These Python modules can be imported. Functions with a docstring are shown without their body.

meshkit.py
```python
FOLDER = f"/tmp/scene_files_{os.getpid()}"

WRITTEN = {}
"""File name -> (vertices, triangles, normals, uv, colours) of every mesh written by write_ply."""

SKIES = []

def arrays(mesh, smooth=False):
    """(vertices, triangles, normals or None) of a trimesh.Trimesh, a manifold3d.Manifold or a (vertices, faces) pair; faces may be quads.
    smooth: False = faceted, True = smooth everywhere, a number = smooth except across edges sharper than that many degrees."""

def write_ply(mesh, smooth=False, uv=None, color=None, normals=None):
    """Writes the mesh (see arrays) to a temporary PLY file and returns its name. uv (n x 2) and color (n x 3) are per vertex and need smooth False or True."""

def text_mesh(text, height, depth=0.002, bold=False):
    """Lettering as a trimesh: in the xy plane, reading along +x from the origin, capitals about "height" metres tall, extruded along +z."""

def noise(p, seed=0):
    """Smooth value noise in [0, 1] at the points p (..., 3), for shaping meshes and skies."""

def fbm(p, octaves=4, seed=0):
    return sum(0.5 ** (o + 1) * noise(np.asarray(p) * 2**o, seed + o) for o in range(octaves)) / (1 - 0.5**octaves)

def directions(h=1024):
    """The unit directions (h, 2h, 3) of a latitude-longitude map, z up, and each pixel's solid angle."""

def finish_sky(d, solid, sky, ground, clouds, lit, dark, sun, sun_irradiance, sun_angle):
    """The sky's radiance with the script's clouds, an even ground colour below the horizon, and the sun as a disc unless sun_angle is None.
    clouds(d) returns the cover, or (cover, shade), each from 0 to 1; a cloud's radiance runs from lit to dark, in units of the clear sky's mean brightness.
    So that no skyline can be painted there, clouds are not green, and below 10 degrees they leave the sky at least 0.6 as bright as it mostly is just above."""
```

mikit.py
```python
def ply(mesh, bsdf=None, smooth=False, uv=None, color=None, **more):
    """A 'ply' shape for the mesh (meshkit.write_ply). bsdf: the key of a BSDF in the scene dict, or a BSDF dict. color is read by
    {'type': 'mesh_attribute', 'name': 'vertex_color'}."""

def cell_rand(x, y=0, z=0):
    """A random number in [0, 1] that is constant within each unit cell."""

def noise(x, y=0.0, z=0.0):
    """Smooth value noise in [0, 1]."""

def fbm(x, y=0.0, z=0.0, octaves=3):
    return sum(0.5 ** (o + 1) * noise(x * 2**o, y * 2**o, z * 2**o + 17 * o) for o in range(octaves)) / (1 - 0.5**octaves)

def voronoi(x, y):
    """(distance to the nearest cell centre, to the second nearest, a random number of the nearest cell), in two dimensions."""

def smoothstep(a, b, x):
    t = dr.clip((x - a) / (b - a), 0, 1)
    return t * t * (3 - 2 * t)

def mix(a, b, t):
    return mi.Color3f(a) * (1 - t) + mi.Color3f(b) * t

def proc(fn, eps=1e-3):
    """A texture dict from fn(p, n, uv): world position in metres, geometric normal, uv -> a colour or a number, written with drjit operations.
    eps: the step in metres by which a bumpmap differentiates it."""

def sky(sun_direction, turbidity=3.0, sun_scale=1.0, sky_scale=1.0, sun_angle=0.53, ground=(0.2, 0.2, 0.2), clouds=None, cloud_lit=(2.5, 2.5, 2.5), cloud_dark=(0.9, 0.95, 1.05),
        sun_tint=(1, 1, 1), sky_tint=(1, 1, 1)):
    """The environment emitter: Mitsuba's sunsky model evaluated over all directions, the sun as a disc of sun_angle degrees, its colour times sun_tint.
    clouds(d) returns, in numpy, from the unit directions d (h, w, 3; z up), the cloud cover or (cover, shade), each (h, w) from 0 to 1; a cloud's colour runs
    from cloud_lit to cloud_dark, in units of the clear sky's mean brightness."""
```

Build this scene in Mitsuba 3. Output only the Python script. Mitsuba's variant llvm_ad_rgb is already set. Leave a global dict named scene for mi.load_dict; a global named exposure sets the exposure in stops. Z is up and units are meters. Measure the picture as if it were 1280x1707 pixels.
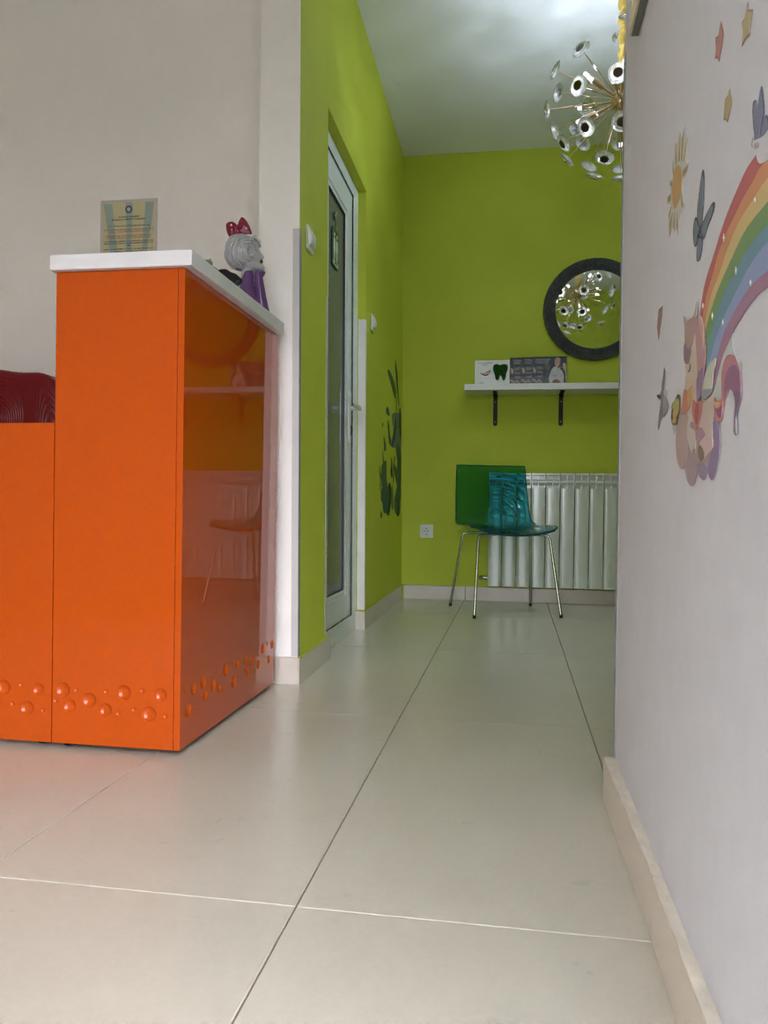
import math
import numpy as np, trimesh, mitsuba as mi, drjit as dr, mikit, meshkit
import manifold3d as m3
from shapely.geometry import Polygon, Point, box as sbox
from shapely import affinity

T = mi.ScalarTransform4f
rng = np.random.default_rng(7)
scene, labels = {}, {}

# ------------------------------------------------------------------ camera, sky, exposure
EYE = np.array([0.0, 0.0, 0.57])
F_PX, YAW, PITCH, ROLL = 1320.3, -0.16336, -0.007295, 0.013529     # focal length for a 1280 x 1707 frame


def camera_axes():
    cy, sy, cp, sp = math.cos(YAW), math.sin(YAW), math.cos(PITCH), math.sin(PITCH)
    fwd = np.array([sy * cp, cy * cp, sp]); right = np.array([cy, -sy, 0.0]); up = np.cross(right, fwd)
    c, s = math.cos(ROLL), math.sin(ROLL)
    return c * right + s * up, -s * right + c * up, fwd


RIGHT, UP, FWD = camera_axes()
scene['camera'] = {'type': 'perspective', 'fov_axis': 'x', 'fov': math.degrees(2 * math.atan(640 / F_PX)),
                   'to_world': T().look_at(origin=EYE.tolist(), target=(EYE + FWD).tolist(), up=UP.tolist()), 'near_clip': 0.01, 'far_clip': 100.0}
exposure = 0.0
scene['sky'] = mikit.sky((0.3, -0.5, 0.8), turbidity=4.0, sun_scale=0.0, sky_scale=1.0, ground=(0.14, 0.14, 0.14),
                         clouds=lambda d: np.ones(d.shape[:2]), cloud_lit=(108.0, 111.0, 122.0))
BULB = (410.0, 470.0, 560.0)


# ------------------------------------------------------------------ helpers
def lin(r, g, b):
    c = np.array([r, g, b], float) / 255
    return [float(x) for x in np.where(c < 0.04045, c / 12.92, ((c + 0.055) / 1.055) ** 2.4)]


def rgb(c):
    return {'type': 'rgb', 'value': [float(x) for x in c]}


def mat(key, d, two=True):
    scene['bsdf_' + key] = {'type': 'twosided', 'bsdf': d} if two else d
    return 'bsdf_' + key


def matte(key, c):
    return mat(key, {'type': 'diffuse', 'reflectance': c if isinstance(c, dict) else rgb(c)})


def gloss(key, c, rough=0.3, metallic=0.0, spec=0.5, coat=0.0):
    d = {'type': 'principled', 'base_color': c if isinstance(c, dict) else rgb(c), 'roughness': rough, 'metallic': metallic, 'specular': spec}
    if coat:
        d['clearcoat'] = coat; d['clearcoat_gloss'] = 0.97
    return mat(key, d)


def numbered(key):
    if key not in scene and key not in labels:
        return key
    k = 1
    while f'{key}_{k:03d}' in scene or f'{key}_{k:03d}' in labels:
        k += 1
    return f'{key}_{k:03d}'


def thing(name, label, cat, group=None):
    key = numbered(name)
    labels[key] = {'label': label, 'category': cat}
    if group:
        labels[key]['group'] = group
    return key


def put(name, mesh, material, parent=None, smooth=False, label=None, **kw):
    key = numbered((parent + '__' if parent else '') + name)
    if isinstance(mesh, list):
        mesh = trimesh.util.concatenate(mesh)
    scene[key] = mikit.ply(mesh, material, smooth=smooth, **kw)
    if label:
        labels[key] = {'label': label}
    return key


def tag(key, label, cat, group=None):
    labels[key] = {'label': label, 'category': cat}
    if group:
        labels[key]['group'] = group
    return key


def put_each(name, meshes, material, parent, **kw):
    for m in meshes:
        put(name, m, material, parent, **kw)


def struct(name, mesh, material, label, parent=None, smooth=False, **kw):
    key = put(name, mesh, material, parent, smooth, **kw)
    if not parent:
        labels[key] = {'label': label, 'category': name.split('_')[0], 'kind': 'structure'}
    return key


def bx(x0, x1, y0, y1, z0, z1, b=0.0):
    """A box with chamfered edges."""
    lo, hi = np.array([x0, y0, z0], float), np.array([x1, y1, z1], float)
    if b <= 0:
        m = trimesh.creation.box(hi - lo); m.apply_translation((lo + hi) / 2); return m
    pts = []
    for i in range(8):
        s = np.array([(i >> k) & 1 for k in range(3)])
        p = np.where(s, hi, lo); q = np.where(s, -b, b)
        for k in range(3):
            e = q.copy(); e[k] = 0
            pts.append(p + e)
    return trimesh.convex.convex_hull(np.array(pts))


def tube(points, r, n=10, caps=True):
    """A tube along a polyline; r may be one radius per point."""
    P = np.asarray(points, float); r = np.broadcast_to(np.asarray(r, float), (len(P),))
    t = np.gradient(P, axis=0); t /= np.linalg.norm(t, axis=1, keepdims=True)
    a = np.cross(t[0], [0.31, 0.17, 0.93])
    if np.linalg.norm(a) < 0.1:
        a = np.cross(t[0], [0.93, 0.1, 0.2])
    a /= np.linalg.norm(a)
    V = []
    ang = np.arange(n) * 2 * np.pi / n
    for i in range(len(P)):
        a = a - t[i] * (a @ t[i]); a /= np.linalg.norm(a); b = np.cross(t[i], a)
        V.append(P[i] + r[i] * (np.cos(ang)[:, None] * a + np.sin(ang)[:, None] * b))
    V = np.vstack(V); f = []
    for i in range(len(P) - 1):
        for k in range(n):
            p, q = i * n + k, i * n + (k + 1) % n
            f += [[p, q, q + n], [p, q + n, p + n]]
    if caps:
        c0, c1 = len(V), len(V) + 1
        V = np.vstack([V, P[0], P[-1]])
        for k in range(n):
            f += [[c0, (k + 1) % n, k], [c1, (len(P) - 1) * n + k, (len(P) - 1) * n + (k + 1) % n]]
    return trimesh.Trimesh(V, np.array(f), process=False)


def spline(P, n=6, closed=True):
    """Catmull-Rom curve through the points."""
    P = np.asarray(P, float); N = len(P); out = []
    for i in range(N if closed else N - 1):
        g = lambda k: P[k % N] if closed else P[min(max(k, 0), N - 1)]
        a, b, c, d = g(i - 1), g(i), g(i + 1), g(i + 2)
        for t in np.arange(n) / n:
            out.append(0.5 * (2 * b + (c - a) * t + (2 * a - 5 * b + 4 * c - d) * t * t + (3 * b - a - 3 * c + d) * t ** 3))
    if not closed:
        out.append(P[-1])
    return np.array(out)


def poly(P, n=5, curve=True):
    g = Polygon(spline(P, n) if curve else P)
    g = g if g.is_valid else g.buffer(0)
    return max(g.geoms, key=lambda q: q.area) if hasattr(g, 'geoms') else g


def prism(g, h):
    return trimesh.creation.extrude_polygon(g, h, engine='earcut')


def frame_of(m, origin, ux, uy, uz):
    """Moves a mesh from local axes to the axes given."""
    M = np.eye(4); M[:3, 0], M[:3, 1], M[:3, 2], M[:3, 3] = ux, uy, uz, origin
    m = m.copy(); m.apply_transform(M); return m


def lathe(profile, n=24):
    return trimesh.creation.revolve(np.asarray(profile, float), sections=n)


def aim(direction):
    z = np.asarray(direction, float) / np.linalg.norm(direction)
    x = np.cross([0, 0, 1] if abs(z[2]) < 0.95 else [1, 0, 0], z); x /= np.linalg.norm(x)
    return x, np.cross(z, x), z


def hull_spheres(items):
    """Convex hull of spheres (x, y, z, r)."""
    out = []
    for x, y, z, r in items:
        out.append(m3.Manifold.sphere(r, 20).translate([x, y, z]))
    return m3.Manifold.batch_hull(out)


def to_tri(man, edge=None, smooth=0):
    if edge:
        man = man.refine_to_length(edge)
    m = man.to_mesh()
    t = trimesh.Trimesh(np.array(m.vert_properties[:, :3]), np.array(m.tri_verts), process=True)
    if smooth:
        trimesh.smoothing.filter_taubin(t, iterations=smooth)
    return t


def rounded(t, n=14):
    trimesh.smoothing.filter_laplacian(t, lamb=0.5, iterations=n)
    return t


def ray_of(px, py):
    return FWD + RIGHT * ((px - 640) / F_PX) - UP * ((py - 853.5) / F_PX)


def on_plane(px, py, n, d):
    """The point of the plane n.p = d that stands at pixel px, py of the photograph."""
    r = ray_of(px, py); n = np.asarray(n, float)
    return EYE + r * ((d - n @ EYE) / (n @ r))


def decal(outline, n, d, lift=0.0, thick=0.0006, curve=True, seg=5):
    """A flat sticker of real thickness on the plane n.p = d; n points out of the wall."""
    g = outline if isinstance(outline, Polygon) else poly(outline, seg, curve)
    m = prism(g, 1.0)
    nn = np.asarray(n, float)
    V = np.array([on_plane(x, y, nn, d) + nn * (lift + thick * h) for x, y, h in m.vertices])
    m = trimesh.Trimesh(V, m.faces, process=False)
    if m.volume < 0:
        m.invert()
    return m


# ------------------------------------------------------------------ materials
def wall_paint(c, amount=0.05, streak=1.0):
    c = np.array(c)

    def fn(p, n, uv):
        v = mikit.fbm(p.x * 3 + 5, p.y * 3, p.z * 2.0 * streak, 3) - 0.5
        w = mikit.noise(p.x * 55, p.y * 55, p.z * 22) - 0.5
        k = 1 + amount * (v * 1.4 + w * 0.35)
        return mi.Color3f(float(c[0]), float(c[1]), float(c[2])) * k
    return mikit.proc(fn)


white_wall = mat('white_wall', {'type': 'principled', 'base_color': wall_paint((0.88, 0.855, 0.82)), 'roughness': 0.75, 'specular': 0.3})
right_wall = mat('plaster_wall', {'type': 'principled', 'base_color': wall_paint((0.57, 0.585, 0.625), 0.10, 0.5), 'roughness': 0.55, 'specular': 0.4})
green_wall = mat('green_wall', {'type': 'principled', 'base_color': wall_paint((0.415, 0.475, 0.042), 0.05), 'roughness': 0.7, 'specular': 0.25})
ceiling_m = matte('ceiling', (0.82, 0.83, 0.82))


def tile_fn(p, n, uv):
    v = mikit.fbm(p.x * 5, p.y * 5, p.z, 4) - 0.5
    w = mikit.noise(p.x * 160, p.y * 160) - 0.5
    spots = mikit.smoothstep(0.80, 0.9, mikit.noise(p.x * 60 + 9, p.y * 60)) * mikit.smoothstep(0.72, 0.85, mikit.noise(p.x * 9, p.y * 9 + 4))
    return mi.Color3f(0.535, 0.500, 0.420) * (1 + 0.07 * v + 0.03 * w - 0.07 * spots)


tile_m = mat('floor_tile', {'type': 'principled', 'base_color': mikit.proc(tile_fn), 'roughness': 0.27, 'specular': 0.5})
grout_m = matte('grout', lin(120, 108, 92))
skirt_m = gloss('skirting', (0.55, 0.50, 0.43), 0.35)


def raw_fn(p, n, uv):
    v = mikit.fbm(p.x * 60, p.y * 40, p.z * 60, 3) - 0.5
    return mi.Color3f(0.68, 0.62, 0.53) * (1 + 0.35 * v)


raw_m = mat('raw_edge', {'type': 'diffuse', 'reflectance': mikit.proc(raw_fn)})
orange_m = mat('orange_lacquer', {'type': 'plastic', 'diffuse_reflectance': rgb((0.41, 0.056, 0.003)), 'int_ior': 1.42, 'nonlinear': False})
white_lam = gloss('white_laminate', (0.70, 0.69, 0.70), 0.35)
white_gloss = gloss('white_gloss', (0.74, 0.77, 0.75), 0.22)
radiator_m = gloss('radiator_enamel', (0.82, 0.84, 0.81), 0.16)
pvc_m = gloss('white_pvc', (0.70, 0.75, 0.76), 0.25)
gasket_m = gloss('black_rubber', (0.008, 0.009, 0.012), 0.4)
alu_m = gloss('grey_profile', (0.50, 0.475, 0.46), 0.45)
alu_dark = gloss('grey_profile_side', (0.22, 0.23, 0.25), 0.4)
cream_m = gloss('cream_profile', (0.72, 0.70, 0.68), 0.4)
black_m = gloss('black_metal', (0.007, 0.007, 0.008), 0.5, 0.0, 0.25)
black_gl = gloss('black_gloss', (0.008, 0.008, 0.009), 0.12)
steel_m = gloss('screw_steel', (0.6, 0.6, 0.6), 0.3, 1.0)
chrome_m = mat('chrome', {'type': 'roughconductor', 'material': 'Cr', 'alpha': 0.06, 'distribution': 'ggx'})
gold_m = gloss('rose_gold', (0.80, 0.60, 0.42), 0.14, 1.0)
cap_m = gloss('bronze_cap', (0.10, 0.085, 0.065), 0.25, 1.0)
crystal_m = mat('crystal', {'type': 'blendbsdf', 'weight': 0.5, 'smooth': {'type': 'dielectric', 'int_ior': 1.55, 'ext_ior': 1.0},
                            'cut': {'type': 'roughdielectric', 'int_ior': 1.55, 'ext_ior': 1.0, 'alpha': 0.16, 'distribution': 'ggx'}}, two=False)
teal_m = mat('teal_acrylic', {'type': 'dielectric', 'int_ior': 1.49, 'ext_ior': 1.0, 'specular_transmittance': rgb((0.33, 0.70, 0.73))}, two=False)
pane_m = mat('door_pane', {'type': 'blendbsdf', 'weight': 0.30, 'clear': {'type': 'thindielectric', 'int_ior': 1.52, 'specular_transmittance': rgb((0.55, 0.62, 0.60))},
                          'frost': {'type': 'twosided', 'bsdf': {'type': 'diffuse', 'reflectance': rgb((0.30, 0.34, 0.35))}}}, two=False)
mirror_m = mat('mirror', {'type': 'conductor', 'material': 'none', 'specular_reflectance': rgb((0.86, 0.89, 0.86))})
rope_m = gloss('gold_cord', (0.62, 0.42, 0.09), 0.5)
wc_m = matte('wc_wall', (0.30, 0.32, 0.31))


def bead_fn(p, n, uv):
    d1, d2, r = mikit.voronoi(p.x * 330, p.z * 330)
    k = mikit.smoothstep(0.55, 0.95, r) * mikit.smoothstep(0.5, 0.15, d1)
    return mikit.mix((0.030, 0.034, 0.036), (0.36, 0.375, 0.365), k)


bead_m = mat('mosaic', {'type': 'principled', 'base_color': mikit.proc(bead_fn), 'roughness': 0.3, 'specular': 0.5})
vc_m = mat('print', {'type': 'diffuse', 'reflectance': {'type': 'mesh_attribute', 'name': 'vertex_color'}})
vcg_m = mat('glossy_print', {'type': 'principled', 'base_color': {'type': 'mesh_attribute', 'name': 'vertex_color'}, 'roughness': 0.25, 'specular': 0.4})
paint_cache = {}


def paint(r, g, b):
    """Flat matte ink of an sRGB colour."""
    k = f'ink_{int(r)}_{int(g)}_{int(b)}'
    if k not in paint_cache:
        paint_cache[k] = matte(k, lin(r, g, b))
    return paint_cache[k]


# ------------------------------------------------------------------ the setting
CEIL = 2.738
YB = 4.87            # back wall of the green room
XR, YR = 0.200, 1.61  # face and end of the right-hand wall
YW0 = 0.45           # where the right-hand wall begins
YF = -0.75           # shop front behind the camera
XW = -3.3            # far left of the reception


def wall_x(y, z):
    """The green left wall is not quite plumb nor parallel."""
    return -0.672 - 0.006 * (y - 2.42) - 0.0085 * z


def warp(m):
    """From distance to the green left wall (x) to the world."""
    m = m.copy(); v = np.array(m.vertices)
    v[:, 0] += wall_x(v[:, 1], v[:, 2]); m.vertices = v
    return m


LN = np.array([1.0, 0.006, 0.0085]); LD = -0.672 + 0.006 * 2.42      # the same wall as a plane
BN, RN = np.array([0, -1.0, 0]), np.array([-1.0, 0, 0])

# floor: slab with one entry per tile
fl = struct('floor', bx(XW, 2.7, YF, YB + 0.02, -0.06, -0.0035), grout_m, 'floor of large cream tiles')
JX, JY, PX, PY = -0.2985, 1.086, 0.4985, 1.0275
tile_ply = {}
for i in range(-6, 6):
    for j in range(-3, 4):
        x0, x1 = JX + i * PX + 0.0011, JX + (i + 1) * PX - 0.0011
        y0, y1 = JY + j * PY + 0.0009, JY + (j + 1) * PY - 0.0009
        x0, x1, y0, y1 = max(x0, XW + .001), min(x1, 2.699), max(y0, YF + .001), min(y1, YB - .001)
        if x1 - x0 < 0.02 or y1 - y0 < 0.02:
            continue
        put('tile', bx(x0, x1, y0, y1, -0.012, 0.0 + 0.0003 * ((i * 7 + j * 3) % 3 - 1), 0.0012), tile_m, fl)

struct('ceiling', bx(XW - .1, 2.8, YF - .1, YB + 0.1, CEIL, CEIL + 0.08), ceiling_m, 'smooth white ceiling')
struct('wall_back', bx(-2.2, 2.7, YB, YB + 0.1, -0.05, CEIL), green_wall, 'lime green back wall with the mirror and the shelf')
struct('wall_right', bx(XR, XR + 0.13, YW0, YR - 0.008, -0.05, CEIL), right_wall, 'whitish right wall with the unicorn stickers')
struct('wall_near', bx(XR + 0.001, 2.7, YR - 0.008, YR, -0.05, CEIL), green_wall, 'green side of the partition behind the right wall')
struct('wall_far_right', bx(2.6, 2.7, YF - 0.1, YB, -0.05, CEIL), green_wall, 'green far right wall of the waiting area')
struct('wall_left', bx(XW - 0.1, XW, YF, 2.8, -0.05, CEIL), white_wall, 'white wall at the far left of the reception')
struct('wall_reception', bx(XW, -0.80, 2.72, 2.80, -0.05, CEIL), white_wall, 'greyish white wall behind the reception counter')
YP = 2.434
struct('trim_pilaster', [bx(-0.819, -0.76, YP, 2.80, -0.05, CEIL),
                         trimesh.Trimesh(*(lambda v, f: (v, f))(np.array([[x, y, z] for z, xr in ((-0.05, wall_x(YP, -0.05)), (CEIL, wall_x(YP, CEIL))) for y in (YP, YP + 0.003) for x in (-0.819, xr)]),
                                         trimesh.creation.box().faces * 0 + np.array([[0, 2, 1], [1, 2, 3], [4, 5, 6], [5, 7, 6], [0, 1, 4], [1, 5, 4], [2, 6, 3], [3, 6, 7], [0, 4, 2], [2, 4, 6], [1, 3, 5], [3, 7, 5]])), process=False)],
       white_wall, 'white end face of the wall beside the counter')
DY0, DY1, DZ = 2.826, 3.600, 2.022       # opening of the toilet door in the left wall
struct('wall_door', [warp(bx(-0.115, 0, YP + 0.003, DY0, -0.05, CEIL)), warp(bx(-0.115, 0, DY1, YB, -0.05, CEIL)), warp(bx(-0.115, 0, DY0, DY1, DZ, CEIL))],
       green_wall, 'lime green left wall of the passage with the toilet door')
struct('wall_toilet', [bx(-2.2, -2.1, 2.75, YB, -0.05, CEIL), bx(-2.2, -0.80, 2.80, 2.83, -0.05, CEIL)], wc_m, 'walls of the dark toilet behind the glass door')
# shop front behind the camera: a glazed front whose frames stand where the daylight enters
OX0, OX1, OZ0, OZ1 = -0.60, 2.20, 0.02, 2.10
front = struct('wall_front', [bx(XW, OX0, YF - 0.1, YF, -0.05, CEIL), bx(OX1, 2.7, YF - 0.1, YF, -0.05, CEIL), bx(OX0, OX1, YF - 0.1, YF, -0.05, OZ0), bx(OX0, OX1, YF - 0.1, YF, OZ1, CEIL)],
               white_wall, 'white front wall with the glazed shop entrance')
struct('window_1', [bx(OX0, OX1, YF - 0.08, YF - 0.03, OZ0, OZ0 + 0.05), bx(OX0, OX1, YF - 0.08, YF - 0.03, OZ1 - 0.05, OZ1)] +
       [bx(x - 0.025, x + 0.025, YF - 0.08, YF - 0.03, OZ0, OZ1) for x in (OX0 + 0.025, OX1 - 0.025)], pvc_m, 'white framed shop window')

# skirting tiles
def skirt(name, x0, x1, y0, y1, label, green=False, warped=False, cuts=(), axis=1, side=None):
    """A row of skirting tiles; the raw sawn top edge or its coat of wall paint is a thin part of its own."""
    key = None
    ends = [*(cuts), ]
    lo, hi = ((y0, y1) if axis == 1 else (x0, x1))
    marks = [lo, *ends, hi]
    meshes, tops = [], []
    for a, b in zip(marks[:-1], marks[1:]):
        a2, b2 = a + 0.0008, b - 0.0008
        box_ = (x0, x1, a2, b2) if axis == 1 else (a2, b2, y0, y1)
        meshes.append(bx(*box_, 0.0, 0.085, 0.0012)); tops.append(bx(*box_, 0.085, 0.0868, 0.0006))
    labels_key = numbered(name)
    labels[labels_key] = {'label': label, 'category': 'baseboard', 'kind': 'structure'}
    for m, t in zip(meshes, tops):
        put('tile', warp(m) if warped else m, skirt_m, labels_key)
        put('painted_edge' if green else 'raw_edge', warp(t) if warped else t, green_wall if green else raw_m, labels_key)
    return labels_key


skirt('baseboard_back', -0.67, 2.59, YB - 0.011, YB, 'cream skirting tiles along the back wall under the radiator', axis=0, cuts=(-0.29, 0.70, 1.7))
skirt('baseboard_pilaster', -0.746, -0.6685, 2.424, YP, 'cream skirting tile on the end of the wall beside the counter', axis=0)
skirt('baseboard_left', 0.0, 0.008, 2.425, DY0 + 0.05, 'cream skirting tile with green paint on its edge before the toilet door', green=True, warped=True)
skirt('baseboard_left', 0.0, 0.008, DY1 - 0.01, YB - 0.011, 'cream skirting tiles between the toilet door and the back wall', green=True, warped=True)
put('tile', warp(bx(-0.038, 0.007, DY1 - 0.02, DY1 - 0.01, 0, 0.085, 0.001)), skirt_m, 'baseboard_left_001')
# right wall: the tiles stand slightly askew
labels['baseboard_right'] = {'label': 'skirting tiles with a rough raw top edge along the right wall', 'category': 'baseboard', 'kind': 'structure'}
for (ya, xa), (yb_, xb) in (((YW0, 0.1835), (1.0850, 0.1865)), ((1.0872, 0.1870), (1.597, 0.1785))):
    def skew(m):
        v = np.array(m.vertices); t = (v[:, 1] - ya) / (yb_ - ya)
        v[:, 0] += np.where(v[:, 0] < 0.19, xa + (xb - xa) * t - 0.18, 0.0); m.vertices = v
        return m
    put('tile', skew(bx(0.18, XR + 0.001, ya, yb_, 0, 0.0835, 0.0012)), skirt_m, 'baseboard_right')
    top = bx(0.1805, XR + 0.001, ya, yb_, 0.0835, 0.0862)
    top = top.subdivide_to_size(0.02)
    v = np.array(top.vertices); up_ = v[:, 2] > 0.086
    v[up_, 2] += (meshkit.noise(v[up_] * 45) - 0.5) * 0.003
    left = v[:, 0] < 0.181
    v[left, 0] += (meshkit.noise(v[left] * 60, 3) - 0.5) * 0.0022; top.vertices = v
    put('raw_edge', skew(top), raw_m, 'baseboard_right')


put('grout_joint', bx(0.1872, XR, 1.0854, 1.0868, 0.0, 0.085), matte('light_grout', (0.80, 0.77, 0.70)), 'baseboard_right')


# corner profiles
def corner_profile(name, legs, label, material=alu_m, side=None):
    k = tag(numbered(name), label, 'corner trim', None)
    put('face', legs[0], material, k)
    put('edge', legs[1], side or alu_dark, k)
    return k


def wpil(m):
    return warp(m)


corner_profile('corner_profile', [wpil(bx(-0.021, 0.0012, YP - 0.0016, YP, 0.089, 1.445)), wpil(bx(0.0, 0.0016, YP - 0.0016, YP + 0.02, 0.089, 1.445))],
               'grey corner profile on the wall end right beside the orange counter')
corner_profile('corner_profile', [warp(bx(-0.034, 0.0, DY1 - 0.0016, DY1, 0.090, 1.432)), warp(bx(-0.001, 0.0014, DY1 - 0.0016, DY1 + 0.018, 0.090, 1.432))],
               'pale corner profile beside the handle of the toilet door', cream_m, cream_m)
corner_profile('corner_profile', [warp(bx(-0.001, 0.0016, DY0 - 0.020, DY0 + 0.001, 0.10, 1.33)), warp(bx(-0.02, 0.0016, DY0, DY0 + 0.0016, 0.10, 1.33))],
               'grey corner profile at the hinge side of the toilet door', alu_m, alu_m)
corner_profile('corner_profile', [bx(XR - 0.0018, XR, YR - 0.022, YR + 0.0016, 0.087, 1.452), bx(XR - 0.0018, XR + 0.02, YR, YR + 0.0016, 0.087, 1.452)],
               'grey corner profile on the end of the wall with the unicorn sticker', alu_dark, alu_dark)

# ------------------------------------------------------------------ toilet door in the left wall
FI = 3.500                                                              # inner edge of the door frame
def ring(x0, x1, y0, y1, z0, z1, w, b, skip=()):
    """Four mitred-looking bars of width w around a rectangle."""
    return warp(trimesh.util.concatenate([bx(x0, x1, y1 - w, y1, z0, z1, b), bx(x0, x1, y0, y0 + w, z0, z1, b), bx(x0, x1, y0 + w - b, y1 - w + b, z1 - w, z1, b), bx(x0, x1, y0 + w - b, y1 - w + b, z0, z0 + w, b)]))


door = struct('door_1', warp(trimesh.util.concatenate([
    bx(-0.105, -0.038, DY0 - 0.02, DY0 + 0.10, 0.0, DZ, 0.002), bx(-0.105, -0.038, FI, DY1 + 0.01, 0.0, DZ + 0.02, 0.002),
    bx(-0.105, -0.038, DY0, DY1, 1.962, DZ + 0.02, 0.002), bx(-0.105, -0.038, DY0, DY1, 0.0, 0.078, 0.002)])), pvc_m, 'white plastic toilet door with a tall dark glass pane')
S0, S1, SZ0, SZ1 = DY0 + 0.10, FI, 0.078, 1.962        # the leaf
put('gasket', ring(-0.0452, -0.0395, S0 - 0.001, S1 + 0.0008, SZ0 - 0.0008, SZ1 + 0.0008, 0.0022, 0.0), gasket_m, door)
SW = 0.105
leaf = put('leaf', ring(-0.10, -0.0455, S0, S1, SZ0, SZ1, SW, 0.002), pvc_m, door)
g0, g1, gz0, gz1 = S0 + SW, S1 - SW, SZ0 + SW, SZ1 - SW
put('bead', ring(-0.08, -0.049, g0, g1, gz0, gz1, 0.022, 0.004), pvc_m, leaf)
put('seal', ring(-0.08, -0.0505, g0 + 0.021, g1 - 0.021, gz0 + 0.021, gz1 - 0.021, 0.0045, 0.0), gasket_m, leaf)
g0, g1, gz0, gz1 = g0 + 0.022, g1 - 0.022, gz0 + 0.022, gz1 - 0.022
PX0 = -0.0575
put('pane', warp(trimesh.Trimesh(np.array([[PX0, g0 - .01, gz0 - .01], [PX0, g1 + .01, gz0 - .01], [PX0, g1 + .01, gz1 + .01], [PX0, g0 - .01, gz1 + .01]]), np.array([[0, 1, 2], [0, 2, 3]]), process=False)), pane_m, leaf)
HY = 3.425
hd = put('handle', [warp(bx(-0.046, -0.032, HY - 0.016, HY + 0.016, 0.845, 1.075, 0.005)),
                    warp(tube([[-0.033, HY, 1.00], [0.010, HY, 1.00]], 0.0105, 14)),
                    warp(bx(0.000, 0.014, HY - 0.120, HY + 0.012, 0.988, 1.012, 0.005))], white_gloss, door, smooth=35)
put('keyhole', [warp(bx(-0.0335, -0.0312, HY - 0.005, HY + 0.005, 0.880, 0.908)), warp(tube([[-0.0335, HY, 0.915], [-0.0312, HY, 0.915]], 0.009, 12))], gasket_m, hd)

# toilet sign hanging on the pane
sg = thing('toilet_sign', 'dark hanging sign with pale man and woman pictogram on the toilet door pane', 'sign')


def sign_at(m, lift):
    """y to the viewer's right is +y on this wall; local x -> y, local y -> z."""
    return warp(frame_of(m, [PX0 + lift, 0, 0], [0, 1, 0], [0, 0, 1], [1, 0, 0]))
put('plate', sign_at(bx(3.130, 3.236, 1.548, 1.702, 0.0, 0.005, 0.0015), 0.002), gloss('sign_plate', lin(58, 74, 52), 0.35), sg)
pale = matte('sign_pale', lin(205, 215, 190))


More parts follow.
